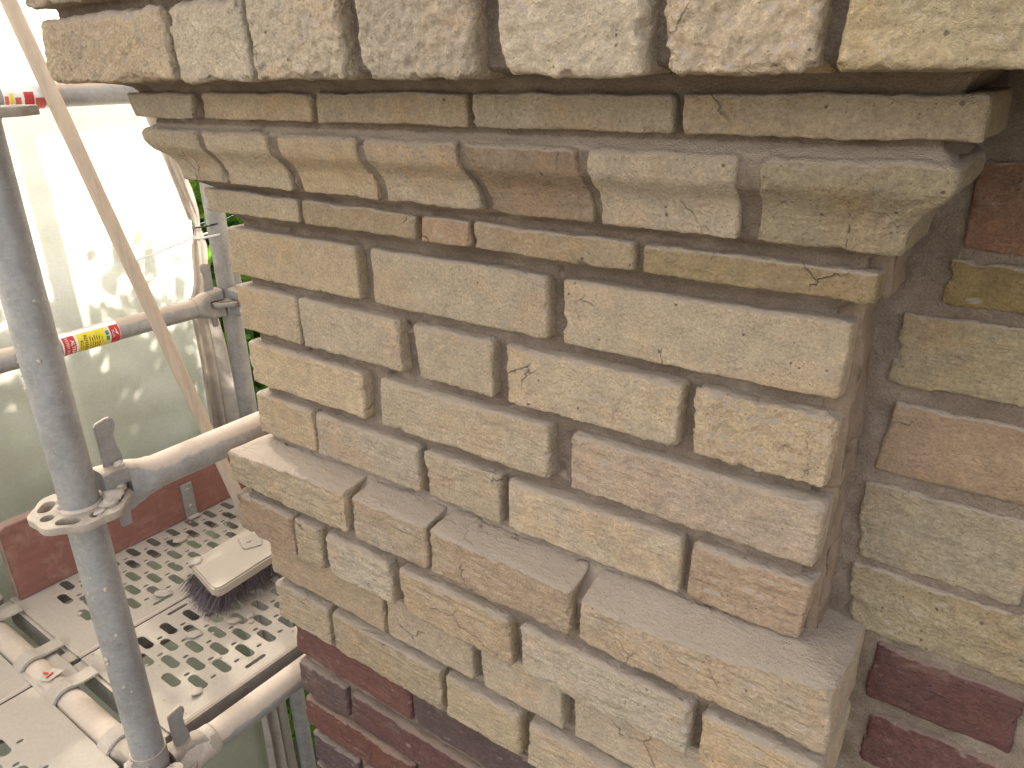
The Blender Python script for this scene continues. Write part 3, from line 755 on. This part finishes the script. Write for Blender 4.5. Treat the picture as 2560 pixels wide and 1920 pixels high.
# mortar lumps stuck on the foreground joint, each a part of the post
def lump_part(parent, c, r, sq, seed, sub=3):
    m = MB(); m.lump(c, r, sq, seed, sub); m.build("mortar_lump", M_CRUMB, parent, smooth=True)
for i, (x, y, zq, r) in enumerate([(PX + 0.022, PY + 0.034, ZR[1] + 0.010, .013), (PX + 0.034, PY + 0.022, ZR[1] + 0.006, .011), (PX + 0.012, PY + 0.047, ZR[1] + 0.012, .010),
                                   (PX + 0.040, PY + 0.006, ZR[1] + 0.003, .008), (PX + 0.018, PY + 0.052, ZR[1] + 0.047, .007)]):
    lump_part(st1, (x, y, zq), r, (1, 1, 0.6), i + 3)
for i in range(9):
    a = rnd.uniform(-2.4, 0.6); zq = rnd.uniform(-0.86, -0.795)
    lump_part(st1, (PX + 0.028 * math.cos(a), PY + 0.028 * math.sin(a), zq), rnd.uniform(.005, .012), (1, 1, 1.2), i + 20)
lump_part(st1, (PX + 0.01, PY - 0.030, -0.845), 0.020, (1.2, .8, .8), 41); lump_part(st1, (PX + 0.040, PY + 0.012, -0.822), 0.016, (1, 1, .7), 44)
for i in range(30):
    a = rnd.uniform(-3.0, 0.2); zq = rnd.uniform(-0.72, 0.10)
    lump_part(st1, (PX + R48 * math.cos(a), PY + R48 * math.sin(a), zq), rnd.uniform(.0008, .0040), (1, 1, 1.1), i + 60, 2)
# mortar caked round the inner platform joint
m = MB()
m.loft([[(PX + dx * k, PY + q, ZR[0] + dz * k) for dx, dz in [(0.021 * math.cos(w), 0.026 * math.sin(w)) for w in np.linspace(0, 2 * math.pi, 20, endpoint=False)]]
        for q, k in ((0.03, 1.15), (0.05, 1.3), (0.075, 1.15), (0.10, 1.1))])
m.build("mortar_lump", M_CRUMB, lgL2, smooth=True)

# stickers wrapped round tubes running along Y
def wrap_patch(axis, r, y0, y1, a0, a1, mat, name, parent, n=16, lift=0.0006):
    x, zc_ = axis; V = []; F = []
    for i in range(n + 1):
        a = a0 + (a1 - a0) * i / n
        for y in (y0, y1): V.append((x + (r + lift) * math.cos(a), y, zc_ + (r + lift) * math.sin(a)))
    for i in range(n): F.append((2 * i, 2 * i + 1, 2 * i + 3, 2 * i + 2))
    me = bpy.data.meshes.new(name); me.from_pydata(V, [], F); me.update(); me.materials.append(mat)
    for p in me.polygons: p.use_smooth = True
    return link(name, me, parent)

def wrap_text(txt, size, axis, r, ypos, amid, mat, parent, name="print", lift=0.0011, bold=0.0):
    """text reading down around the tube; its baseline advances with the angle"""
    cu = bpy.data.curves.new(name, 'FONT'); cu.body = txt; cu.size = size; cu.align_x = 'CENTER'; cu.align_y = 'CENTER'; cu.offset = bold
    tmp = bpy.data.objects.new("tmp", cu); COL.objects.link(tmp)
    me = bpy.data.meshes.new_from_object(tmp.evaluated_get(bpy.context.evaluated_depsgraph_get())); me.name = name
    bpy.data.objects.remove(tmp)
    x, zc_ = axis
    for v in me.vertices:
        a = amid - v.co.x / r; yy = ypos + v.co.y
        v.co = (x + (r + lift) * math.cos(a), yy, zc_ + (r + lift) * math.sin(a))
    me.materials.clear(); me.materials.append(mat)
    return link(name, me, parent)

ax3 = (OX, ZR[1])
lb = wrap_patch(ax3, R48, 0.085, 0.212, rad(-120), rad(75), M_STW, "sticker", lgL3)
for y0, y1, mt in ((0.088, 0.113, M_RED), (0.118, 0.178, M_YEL), (0.190, 0.211, M_RED)):
    wrap_patch(ax3, R48, y0, y1, rad(-118), rad(48), mt, "colour_band", lb, lift=0.0009)
wrap_patch(ax3, R48, 0.178, 0.188, rad(-118), rad(48), mat_plain("sticker_pale_yellow", (0.72, 0.66, 0.28), 0.4), "colour_band", lb, lift=0.0009)
wrap_text("ALTRAD", 0.0105, ax3, R48, 0.1065, rad(-22), M_STW, lb, bold=0.0002)
wrap_text("SYSTEM SERVICE", 0.0080, ax3, R48, 0.0955, rad(-18), M_STW, lb)
wrap_text("REFERENZ", 0.0095, ax3, R48, 0.1345, rad(-18), M_INK, lb, bold=0.0001)
wrap_text("KLC1", 0.0095, ax3, R48, 0.1250, rad(-16), M_INK, lb, bold=0.0001)
for i, q in enumerate(("Tragfähigkeit nach", "Zulassung beachten", "Aufbau und Nutzung", "nur nach Anleitung")):
    pass
def bars(y, segs, w, mt):
    for a0, a1 in segs: wrap_patch(ax3, R48, y - w / 2, y + w / 2, rad(a0), rad(a1), mt, "print", lb, n=4, lift=0.0011)
for y in (0.1435, 0.1485, 0.1535, 0.1585, 0.1635):
    bars(y, [(-58 + rnd.uniform(0, 6), -36), (-33, -10 + rnd.uniform(-4, 4)), (-5, 20 + rnd.uniform(-8, 4))], 0.0017, M_INK)
bars(0.170, [(-30, 8)], 0.0015, M_GRN)
wrap_patch(ax3, R48, 0.179, 0.186, rad(5), rad(28), M_BLUE, "print", lb, n=5, lift=0.0012)
wrap_patch(ax3, R48, 0.179, 0.186, rad(-24), rad(0), M_GRN, "print", lb, n=5, lift=0.0012)
# white swoosh figure on the red end band
def wrap_poly(pts, mt, axis=ax3):
    me = bpy.data.meshes.new("print"); V = [(axis[0] + (R48 + .0012) * math.cos(rad(a)), y, axis[1] + (R48 + .0012) * math.sin(rad(a))) for y, a in pts]
    me.from_pydata(V, [], [tuple(range(len(V)))]); me.update(); me.materials.append(mt); link("print", me, lb)
wrap_poly([(0.2015, 34), (0.2040, 22), (0.2050, 8), (0.2080, -2), (0.2085, -22), (0.2062, -8), (0.2035, 0), (0.2005, 4), (0.2030, 14)], M_STW)
wrap_text("PLUS", 0.0075, ax3, R48, 0.1955, rad(4), M_STW, lb)
ax4 = (OX, ZR[2] + 0.004)
lb4 = wrap_patch(ax4, R48, 0.095, 0.178, rad(-110), rad(80), M_STW, "sticker", lgL4)
for y0, y1, a0, a1, mt in ((0.097, 0.104, -105, 2, M_PINK), (0.106, 0.113, -105, 12, M_YEL), (0.115, 0.126, -100, -4, M_PINK), (0.132, 0.150, -70, 18, M_RED), (0.152, 0.172, -98, -8, M_PINK)):
    wrap_patch(ax4, R48, y0, y1, rad(a0), rad(a1), mt, "colour_band", lb4, lift=0.0009)

# ------------------------------------------------------------------ steel planks
ZD = -0.838
def plank(x0, x1, y0, y1, label, far=False):
    t = thing("steel_plank", ((x0 + x1) / 2, (y0 + y1) / 2, ZD), label, "scaffold plank", "perforated steel planks of the platform")
    holes = []; w = x1 - x0
    nc = 5; xs = [x1 - 0.070 - 0.045 * k for k in range(nc)]
    for k, xc in enumerate(xs):
        yc = 0.037 + (0.0245 if k % 2 else 0.0) - 0.0500 * 40
        while yc < y1 - 0.07:
            if yc > y0 + 0.055 + 0.0 * k:
                holes.append(obround(xc, yc, 0.0485, 0.0178))
                if yc + 0.025 < y1 - 0.07: holes.append(obround(xc + 0.022, yc + 0.0125 - 0.0005, 0.0125, 0.0072, 4, 'y') if False else obround(xc + 0.0115, yc + 0.0245, 0.0110, 0.0062, 4, 'y'))
            yc += 0.0500
    for yc in (y0 + 0.19, y0 + 0.39, y0 + 0.59):
        for xc in (x1 - 0.028, x0 + 0.022): holes.append(obround(xc, yc, 0.044, 0.0085, 5, 'y'))
    gcut = 0.0
    out = [(x0 + 0.006, y0), (x1 - 0.006, y0), (x1 - 0.006, y1), (x0 + 0.006, y1)]
    flat_with_holes("deck_plate", out, [h[::-1] for h in holes], 0.0032, M_DECK, t, ZD - 0.0016, (0, 0, 0), 0.0009)
    m = MB()
    for xe, s in ((x0, 1), (x1, -1)):     # rolled edge and side web
        m.tube((xe + s * 0.0075, y0 + 0.002, ZD - 0.0078), (xe + s * 0.0075, y1 - 0.002, ZD - 0.0078), 0.0075, n=20)
        m.box((xe if s > 0 else xe - 0.0025, y0 + 0.002, ZD - 0.062), (xe + 0.0025 if s > 0 else xe, y1 - 0.002, ZD - 0.004))
        m.box((min(xe, xe + s * 0.02), y0 + 0.002, ZD - 0.064), (max(xe, xe + s * 0.02), y1 - 0.002, ZD - 0.0615))
    m.build("side_rail", M_TUBE_D, t, smooth=True)
    return t
def claws(parent, x0, x1, yt, sgn):
    """hook straps over the cross tube at y=yt; sgn=+1 when the plank lies at +y"""
    zt_ = ZR[0]
    for cx in (x0 + 0.067, x1 - 0.060):
        m = MB(); secs = []
        for a in [i * 15 for i in range(-2, 14)]:
            t = rad(a); rr_ = R48 + 0.0015
            y = yt - sgn * rr_ * math.cos(t); zq = zt_ + rr_ * math.sin(t)
            yo = yt - sgn * (rr_ + 0.006) * math.cos(t); zo = zt_ + (rr_ + 0.006) * math.sin(t)
            if a > 120: y = yo = yt + sgn * (0.016 + (a - 120) / 75 * 0.040); zq = zt_ + R48 - 0.003; zo = zt_ + R48 + 0.0015
            secs.append([(cx - 0.017, y, zq), (cx + 0.017, y, zq), (cx + 0.017, yo, zo), (cx - 0.017, yo, zo)])
        m.loft(secs); m.build("hook", M_DECK, parent, bevel=0.0015)
    m = MB()   # end plate joining the hooks
    m.box((x0 + 0.005, yt + sgn * 0.052 if sgn > 0 else yt - 0.060, ZD - 0.060), (x1 - 0.005, yt + 0.060 if sgn > 0 else yt - 0.052, ZD - 0.006))
    m.build("end_plate", M_TUBE_D, parent)
    # filler tongue between outer edge and hook, flush with the plate
    for xa, xb in ((x0 + 0.004, x0 + 0.046), (x1 - 0.040, x1 - 0.004)):
        m = MB(); m.box((xa, min(yt - sgn * 0.006, yt + sgn * 0.060), ZD - 0.0075), (xb, max(yt - sgn * 0.006, yt + sgn * 0.060), ZD - 0.0045)); m.build("tongue", M_DECK, parent, bevel=0.001)
p1 = plank(-0.470, -0.158, PY + 0.058, OY - 0.05, "perforated steel plank nearest the brickwork, under the overturned brush"); claws(p1, -0.470, -0.158, PY, 1)
p2 = plank(-0.782, -0.4745, PY + 0.058, OY - 0.05, "perforated steel plank along the red-brown toe board"); claws(p2, -0.782, -0.4745, PY, 1)
p3 = plank(-0.470, -0.158, PY - 1.05, PY - 0.026, "perforated steel plank at the bottom left, nearest the camera")
p4 = plank(-0.782, -0.4745, PY - 1.05, PY - 0.026, "steel plank at the lower left edge, outer side of the near bay")
# bridging cover between hooks
def sheet(name, x0, x1, y0, y1, z, amp, mat, parent, n=40, seed=0.0, th=0.004):
    X, Y = np.meshgrid(np.linspace(x0, x1, n + 1), np.linspace(y0, y1, n + 1), indexing='ij')
    L = np.stack([X.ravel(), Y.ravel(), np.zeros(X.size)], 1); Z_ = z + amp * noise(L, 40, seed) + amp * 0.5 * noise(L, 120, seed)
    e = 0.004 * noise(L, 25, seed + 4)
    V = np.stack([L[:, 0] + e, L[:, 1] + e, Z_], 1); ii = np.arange((n + 1) ** 2).reshape(n + 1, n + 1)
    F = np.stack([ii[:-1, :-1].ravel(), ii[1:, :-1].ravel(), ii[1:, 1:].ravel(), ii[:-1, 1:].ravel()], 1)
    o = link(name, make_mesh(name, V, F, mat), parent); md = o.modifiers.new("s", 'SOLIDIFY'); md.thickness = th; return o
sheet("cover_strip", -0.530, -0.420, PY - 0.028, PY + 0.040, ZD + 0.001, 0.0014, M_DECK, p2, 36, 3.0)

# ------------------------------------------------------------------ toe board
tb = thing("toe_board", (-0.76, 0.2, ZD), "dark red-brown toe board standing on the outer edge of the platform", "toe board")
m = MB()
pr = []
y0, y1, z0, z1 = -0.147, OY + 0.02, ZD + 0.002, -0.662
for y, z_ in ((y0, z0), (y1, z0), (y1, z1), (y0 + 0.012, z1), (y0 + 0.003, z1 - 0.004), (y0, z1 - 0.014)): pr.append((-0.748, y, z_))
m.prism(pr, (-0.030, 0, 0)); m.build("board", M_TOE, tb, bevel=0.0015)
m = MB(); m.box((-0.777, y0 - 0.0012, z0 + 0.002), (-0.749, y0 - 0.0002, z1 - 0.016)); m.build("end_grain", M_TOEEND, tb)
m = MB(); m.box((-0.7475, 0.238, ZD + 0.004), (-0.7435, 0.268, -0.742)); m.box((-0.7435, 0.238, ZD + 0.004), (-0.728, 0.268, ZD + 0.008)); br_ = m.build("bracket", M_TUBE_D, tb, bevel=0.0012)
for zq in (-0.760, -0.805):
    m = MB(); m.tube((-0.7435, 0.253, zq), (-0.7400, 0.253, zq), 0.0055, 0.0048, n=20); m.tube((-0.740, 0.253, zq), (-0.7392, 0.253, zq), 0.0022, n=12); m.build("rivet", M_TUBE_D, br_, smooth=True)

# ------------------------------------------------------------------ wooden pole
pt = Vector((-0.800, 0.180, 0.150)); pb = Vector((-0.640, 0.335, -0.838)); dv = (pt - pb)
top = pt + dv * 0.55
po = thing("wooden_pole", pb, "long pale wooden pole leaning against the outer rails", "pole")
m = MB(); m.tube(pb, top, 0.0150, n=40, rings=30, wob=0.00015); m.build("shaft", M_POLE, po, smooth=True)

# ------------------------------------------------------------------ brush
bz = -0.758
bh = thing("broom_head", (-0.43, 0.17, ZD), "dust covered wooden broom head lying bristles down on the perforated plank", "broom")
m = MB(); outl = [(-0.464, 0.090), (-0.455, 0.080), (-0.349, 0.059), (-0.337, 0.061), (-0.331, 0.071), (-0.352, 0.400), (-0.486, 0.422)]
m.prism([(x, y, bz) for x, y in outl], (0, 0, -0.022)); m.build("head", M_BRUSH, bh, bevel=0.0035, smooth=True)
V = []; F = []
for i in range(1900):
    x = rnd.uniform(-0.452, -0.345); y = rnd.uniform(0.080, 0.38) if i % 3 else rnd.uniform(0.068, 0.11)
    y = max(y, 0.070 + (-0.345 - x) * 0.19)
    fl = max(0, (0.125 - y) / 0.04); dx = rnd.gauss(-0.006, 0.006) - (0.030 * fl + (0.022 if x < -0.43 else 0)) * rnd.random(); dy = rnd.gauss(0, 0.004) - 0.030 * fl * rnd.random() ** 0.7
    ex = x + dx + (0.010 if x > -0.395 else 0) * rnd.random(); ey = y + dy; ez = ZD + 0.001 + rnd.uniform(0, 0.012)
    a = rnd.uniform(0, 3.14); w = 0.00055; b = len(V); mx, my, mz_ = (x + ex) / 2 + dx * 0.15, (y + ey) / 2 - dy * 0.1, (bz - 0.022 + ez) / 2
    for (px, py, pz, ww) in ((x, y, bz - 0.020, w), (mx, my, mz_, w), (ex, ey, ez, w * 0.6)):
        for q in range(3):
            t = a + q * 2.094; V.append((px + ww * math.cos(t), py + ww * math.sin(t), pz))
    for s in range(2):
        for q in range(3):
            F.append((b + s * 3 + q, b + s * 3 + (q + 1) % 3, b + (s + 1) * 3 + (q + 1) % 3, b + (s + 1) * 3 + q))
me = bpy.data.meshes.new("bristles"); me.from_pydata(V, [], F); me.update(); me.materials.append(M_BRISTLE); link("bristles", me, bh)
m = MB(); m.prism([(x, y, bz + 0.0004) for x, y in ((-0.450, 0.192), (-0.408, 0.176), (-0.400, 0.178), (-0.386, 0.208), (-0.430, 0.240))], (0, 0, 0.003)); bk = m.build("clamp_plate", M_DECK, bh, bevel=0.0008)
m = MB(); m.tube((-0.419, 0.198, bz + 0.0034), (-0.419, 0.198, bz + 0.0064), 0.0062, 0.0052, n=20); m.tube((-0.419, 0.198, bz + 0.0064), (-0.419, 0.198, bz + 0.0070), 0.0022, n=6); m.build("screw", M_DECK, bk, smooth=True)

m = MB(); m.lump((-0.452, 0.092, bz + 0.001), 0.013, (1, 1.2, .45), 77); m.build('dust_clot', M_CRUMB, bh, smooth=True)
# ------------------------------------------------------------------ crumbs of mortar on the platform
def chip(kind, seed, sq):
    m = MB(); m.lump((0, 0, 0), 1.0, sq, seed, 2)
    me = bpy.data.meshes.new("mortar_chip"); me.from_pydata([Vector(v) for v in m.v], [], m.f); me.update(); me.materials.append(M_CRUMB); return me
cm = [chip(0, 1, (1, .7, .35)), chip(1, 4, (.9, .9, .4)), chip(2, 9, (1, .55, .5)), chip(3, 13, (1.1, .8, .25))]
def crumb(x, y, r, k, z=ZD, label="small crumb of old mortar lying on the dusty steel planks"):
    o = bpy.data.objects.new("mortar_chip", cm[k % 4]); COL.objects.link(o); o.location = (x, y, z + r * 0.28); o.scale = (r, r, r)
    o.rotation_euler = (rnd.uniform(-.2, .2), rnd.uniform(-.2, .2), rnd.uniform(0, 6))
    return tag(o, label, "mortar chip", "mortar crumbs on the platform")
big = [(-0.515, 0.040, 0.018, 0, "pale jagged mortar lump beside the brush bristles"), (-0.300, 0.105, 0.0095, 2, "mortar crumb with a crack between the holes in front of the brush"),
       (-0.315, 0.075, 0.013, 3, "flat pale mortar flake in front of the brush"), (-0.285, 0.092, 0.006, 2, "reddish mortar bit between the plank holes"),
       (-0.345, 0.005, 0.014, 3, "flat slab of mortar beside the foreground post"), (-0.205, -0.080, 0.012, 3, "flat mortar flake near the inner plank edge"),
       (-0.675, 0.178, 0.020, 3, "thin mortar flake curling at the foot of the toe board"), (-0.600, -0.095, 0.006, 1, "rounded crumb on the bare part of the outer plank"),
       (-0.340, -0.395, 0.009, 2, "mortar crumb on the nearest plank")]
for x, y, r, k, lab in big: crumb(x, y, r, k, ZD, lab)
for i in range(110):
    x = rnd.uniform(-0.74, -0.17); y = rnd.uniform(-0.56, 0.35)
    if abs(y - PY) < 0.06: continue
    crumb(x, y, rnd.choice([0.0012, 0.0018, 0.0025, 0.0038]), i)
# loose red printed scrap by the hooks
m = MB(); m.prism([(-0.462, -0.237, ZD + .010), (-0.436, -0.226, ZD + .013), (-0.444, -0.196, ZD + .012), (-0.472, -0.205, ZD + .008)], (0, 0, 0.0012))
sc_ = m.build("paper_scrap", mat_dusty("dusty_paper", (0.5, 0.43, 0.36), 0.001)); tag(sc_, "dusty scrap of printed paper by the plank hooks", "scrap")
m = MB(); m.box((-0.468, -0.222, ZD + 0.0125), (-0.458, -0.219, ZD + 0.0145), 0.5); m.box((-0.452, -0.226, ZD + 0.0140), (-0.449, -0.212, ZD + 0.0155), 0.3); m.build("print", M_RED, sc_)
# small maker's plate on plank side
m = MB(); m.box((-0.1575, 0.118, ZD - 0.050), (-0.1568, 0.172, ZD - 0.016)); pl_ = m.build("plate", M_PINK, p1)
cu = bpy.data.curves.new("print", 'FONT'); cu.body = "ALTRAD"; cu.size = 0.013; tmp = bpy.data.objects.new("tmp", cu); COL.objects.link(tmp)
me = bpy.data.meshes.new_from_object(tmp.evaluated_get(bpy.context.evaluated_depsgraph_get())); bpy.data.objects.remove(tmp)
me.transform(Matrix.Translation((-0.1564, 0.121, ZD - 0.044)) @ Matrix.Rotation(rad(90), 4, 'Z') @ Matrix.Rotation(rad(90), 4, 'X')); me.materials.clear(); me.materials.append(M_STW); link("print", me, pl_)

# ------------------------------------------------------------------ netting
def cloth(name, f, nu, nv, mat, label, cat, group=None, parent=None):
    Ug, Vg = np.meshgrid(np.linspace(0, 1, nu + 1), np.linspace(0, 1, nv + 1), indexing='ij')
    V = f(Ug.ravel(), Vg.ravel()); ii = np.arange((nu + 1) * (nv + 1)).reshape(nu + 1, nv + 1)
    F = np.stack([ii[:-1, :-1].ravel(), ii[1:, :-1].ravel(), ii[1:, 1:].ravel(), ii[:-1, 1:].ravel()], 1)
    o = link(name, make_mesh(name, V, F, mat), parent)
    if label: tag(o, label, cat, group)
    return o
def f_main(u, v):
    y = -2.2 + u * 2.69; z = -2.85 + v * 4.6
    L = np.stack([np.zeros_like(y), y, z], 1)
    x = -0.925 + 0.020 * noise(L, 2.2, 1.0) + 0.008 * noise(L * np.array([1, 1, .35]), 9, 3.0) + 0.005 * noise(L * np.array([1, .4, 1]), 13, 8.0)
    dg_ = L @ np.array([[1, 0, 0], [0, .8, .6], [0, -.6, .8]]); x = x + 0.006 * (1 - np.abs(noise(dg_ * np.array([1, .5, 1]), 5, 6.0))) ** 4
    s = np.clip((y - 0.36) / 0.13, 0, 1); x = x + 0.010 * np.sin(s * 9) * s
    return np.stack([x, y, z], 1)
cloth("scaffold_netting", f_main, 220, 300, M_CLOTH, "large pale translucent netting hung along the outside of the scaffold, sunlit at the top", "netting", "dust netting")
def f_far(u, v):
    x = -0.90 + u * 1.6; z = -2.85 + v * 4.6
    L = np.stack([x, np.zeros_like(x), z], 1)
    y = 0.640 + 0.014 * noise(L, 3, 5.0) + 0.006 * noise(L * np.array([1, 1, .4]), 11, 2.0)
    return np.stack([x, y, z], 1)
cloth("scaffold_netting", f_far, 100, 200, M_CLOTH, "pale netting across the far end, showing only in slits beside the brick corner", "netting", "dust netting")
# gathered bundle where the long netting ends at the far post
def f_bundle(u, v):
    z = 0.16 - v * 2.6
    # half width and centre (y) as functions of z
    zc = np.array([-2.5, -1.2, -0.72, -0.50, -0.36, -0.30, -0.22, -0.165, -0.13, -0.08, 0.0, 0.09, 0.16])
    yc = np.array([0.46, 0.462, 0.472, 0.472, 0.465, 0.476, 0.486, 0.490, 0.489, 0.476, 0.456, 0.436, 0.428])
    hw = np.array([0.05, 0.05, 0.046, 0.042, 0.036, 0.022, 0.024, 0.009, 0.013, 0.020, 0.018, 0.020, 0.024])
    c = np.interp(z, zc, yc); h = np.interp(z, zc, hw)
    t = (u - 0.5) * 2
    L = np.stack([t, np.zeros_like(t), z * 0.6], 1)
    y = c + h * (t + 0.10 * np.sin(t * 9 + 2 * z)); x = -0.885 + (0.35 * h) * np.cos(t * 7.5 + 1.2 * noise(L, 2.0, 4.0)) - 0.3 * h + 0.006 * noise(L, 5, 6.0)
    return np.stack([x, y, z], 1)
cloth("gathered_netting", f_bundle, 70, 200, M_FOLD, "brownish gathered end of the netting tied to the far post", "netting")
# hanging loops of slack edge
for yy, sg, lab in ((0.400, 0.045, "slack rolled edge of the netting hanging in a curve left of the far post"),):
    m = MB(); pts = []
    for i in range(30):
        t = i / 29; z = 0.155 - 0.30 * t; y = 0.418 + 0.052 * t ** 1.3 + 0.0 * math.sin(t * 3.1); pts.append((-0.878, y, z))
    for a, b in zip(pts[:-1], pts[1:]): m.tube(a, b, 0.0045, n=10, cap=False)
    o = m.build("netting_hem", M_FOLD, smooth=True); tag(o, lab, "netting hem")
# cable ties round post and bundle
def tie(name, z, mat, label, rx, ry, cx, cy, tail=None, w=0.0022):
    m = MB(); n = 40; pts = [(cx + rx * math.cos(2 * math.pi * i / n), cy + ry * math.sin(2 * math.pi * i / n), z + 0.006 * math.sin(2 * math.pi * i / n + 1)) for i in range(n + 1)]
    for a, b in zip(pts[:-1], pts[1:]): m.tube(a, b, w, n=8, cap=False)
    if tail:
        for a, b in zip(tail[:-1], tail[1:]): m.tube(a, b, w * 0.8, n=8)
    o = m.build(name, mat, smooth=True); tag(o, label, "cable tie")
tie("cable_tie", -0.160, M_BLACK, "black cable tie binding the netting to the far post", 0.042, 0.036, -0.858, 0.503, [(-0.84, 0.535, -0.155), (-0.79, 0.57, -0.13), (-0.72, 0.62, -0.12)])
tie("cable_tie", -0.186, M_WHITE, "white cable tie just under the black one on the far post", 0.040, 0.034, -0.856, 0.503, [(-0.875, 0.47, -0.188), (-0.885, 0.43, -0.20), (-0.893, 0.37, -0.213), (-0.90, 0.32, -0.222)], 0.0026)

# unseen rail and post, added outside the netting to throw shadows on it
m = MB(); m.box((-1.33, -1.6, 0.445), (-1.30, 2.4, 0.535)); rr1 = m.build("shadow_rail", M_POLE); tag(rr1, "rail added outside the netting to cast the level shadow band", "rail")
m = MB(); m.box((-1.335, 0.248, -2.9), (-1.300, 0.288, 0.46)); rr2 = m.build("shadow_post", M_POLE); tag(rr2, "post added outside the netting to cast the upright shadow strip", "post")

# ------------------------------------------------------------------ ground, shrubs
nx = 60; X, Y = np.meshgrid(np.linspace(-60, 60, nx + 1), np.linspace(-60, 60, nx + 1), indexing='ij')
L = np.stack([X.ravel(), Y.ravel(), np.zeros(X.size)], 1); Z_ = -2.92 + 0.05 * noise(L, 0.3, 2.0) * (np.hypot(L[:, 0], L[:, 1]) > 4)
ii = np.arange((nx + 1) ** 2).reshape(nx + 1, nx + 1); F = np.stack([ii[:-1, :-1].ravel(), ii[1:, :-1].ravel(), ii[1:, 1:].ravel(), ii[:-1, 1:].ravel()], 1)
gm, nt = newmat("grass_ground"); g = N(nt); v = g.coord()
c = g.ramp(g.noise(v, 1.2, 6, 0.7), [(0.3, (0.06, 0.065, 0.03)), (0.5, (0.10, 0.085, 0.06)), (0.75, (0.15, 0.125, 0.095))]); g.out(c, 0.95, g.bump(g.noise(v, 60, 4), 0.8, 0.02))
tag(link("ground", make_mesh("ground", np.stack([L[:, 0], L[:, 1], Z_], 1), F, gm)), kind="structure")

def shrub(x, y, h, r, n, mat, label, seed, leaf=0.055):
    rs = np.random.RandomState(seed); t = thing("leafy_shrub", (x, y, -2.92), label, "shrub", "shrubs outside the netting")
    nc = 90; C_ = np.stack([rs.uniform(-r, r, nc), rs.uniform(-r, r, nc), h * rs.uniform(0.02, 1.03, nc) ** 0.55], 1)
    C_ = C_[(np.hypot(C_[:, 0], C_[:, 1]) < r * (1.15 - 0.35 * (C_[:, 2] / h) ** 2))]
    k = rs.randint(0, len(C_), n); P = C_[k] + rs.normal(size=(n, 3)) * np.array([.34, .34, .26]) * r
    P[:, 2] = np.clip(P[:, 2], 0.05, h - 0.05 * rs.uniform(0, 1, n) ** 2 + 0.07 * noise(P, 2.5, seed))
    A = rs.normal(size=(n, 3)); A[:, 2] -= 0.4; A /= np.linalg.norm(A, axis=1)[:, None]
    Bv = np.cross(A, rs.normal(size=(n, 3))); Bv /= np.linalg.norm(Bv, axis=1)[:, None]; Cv = np.cross(A, Bv)
    s = leaf * rs.uniform(.6, 1.5, n)[:, None]
    V = np.stack([P, P + A * s * .45 + Bv * s * .34 + Cv * s * .06, P + A * s, P + A * s * .45 - Bv * s * .34 + Cv * s * .06], 1).reshape(-1, 3)
    V = V + np.array([x, y, -2.92]); ok = (V[:, 0].reshape(-1, 4).max(1) < -1.06); V = V.reshape(-1, 4, 3)[ok].reshape(-1, 3); n = len(V) // 4
    link("foliage", make_mesh("foliage", V, np.arange(4 * n).reshape(n, 4), mat, False), t)
    m = MB()
    for i in range(12):
        q = C_[rs.randint(len(C_))]; m.tube((x + rs.uniform(-.05, .05), y + rs.uniform(-.05, .05), -2.95), (x + q[0] * .6, y + q[1] * .6, -2.92 + q[2] * .7), 0.022, 0.008, n=8)
    m.build("stem", M_BARK, t, smooth=True)
names = ["at the near left", "left of the foreground post", "between the foreground post and the pole", "behind the wooden pole", "behind the gathered netting",
         "showing bright green in the slit beside the far post", "behind the far end netting", "at the far right end"]
for i, nm in enumerate(names):
    shrub(-2.05 + 0.12 * math.sin(i * 2.3), -2.1 + 0.66 * i, 3.08 + 0.06 * math.sin(i * 1.9), 0.52, 26000, M_LEAF2 if i % 3 != 1 else M_LEAF, "sunlit leafy shrub outside the netting, " + nm, i + 1)
for i, nm in enumerate(["left", "middle", "right"]):
    shrub(-3.5, -0.6 + 1.5 * i, 3.3, 0.8, 9000, M_LEAF, "darker shrub in the second row, " + nm, i + 31, 0.08)
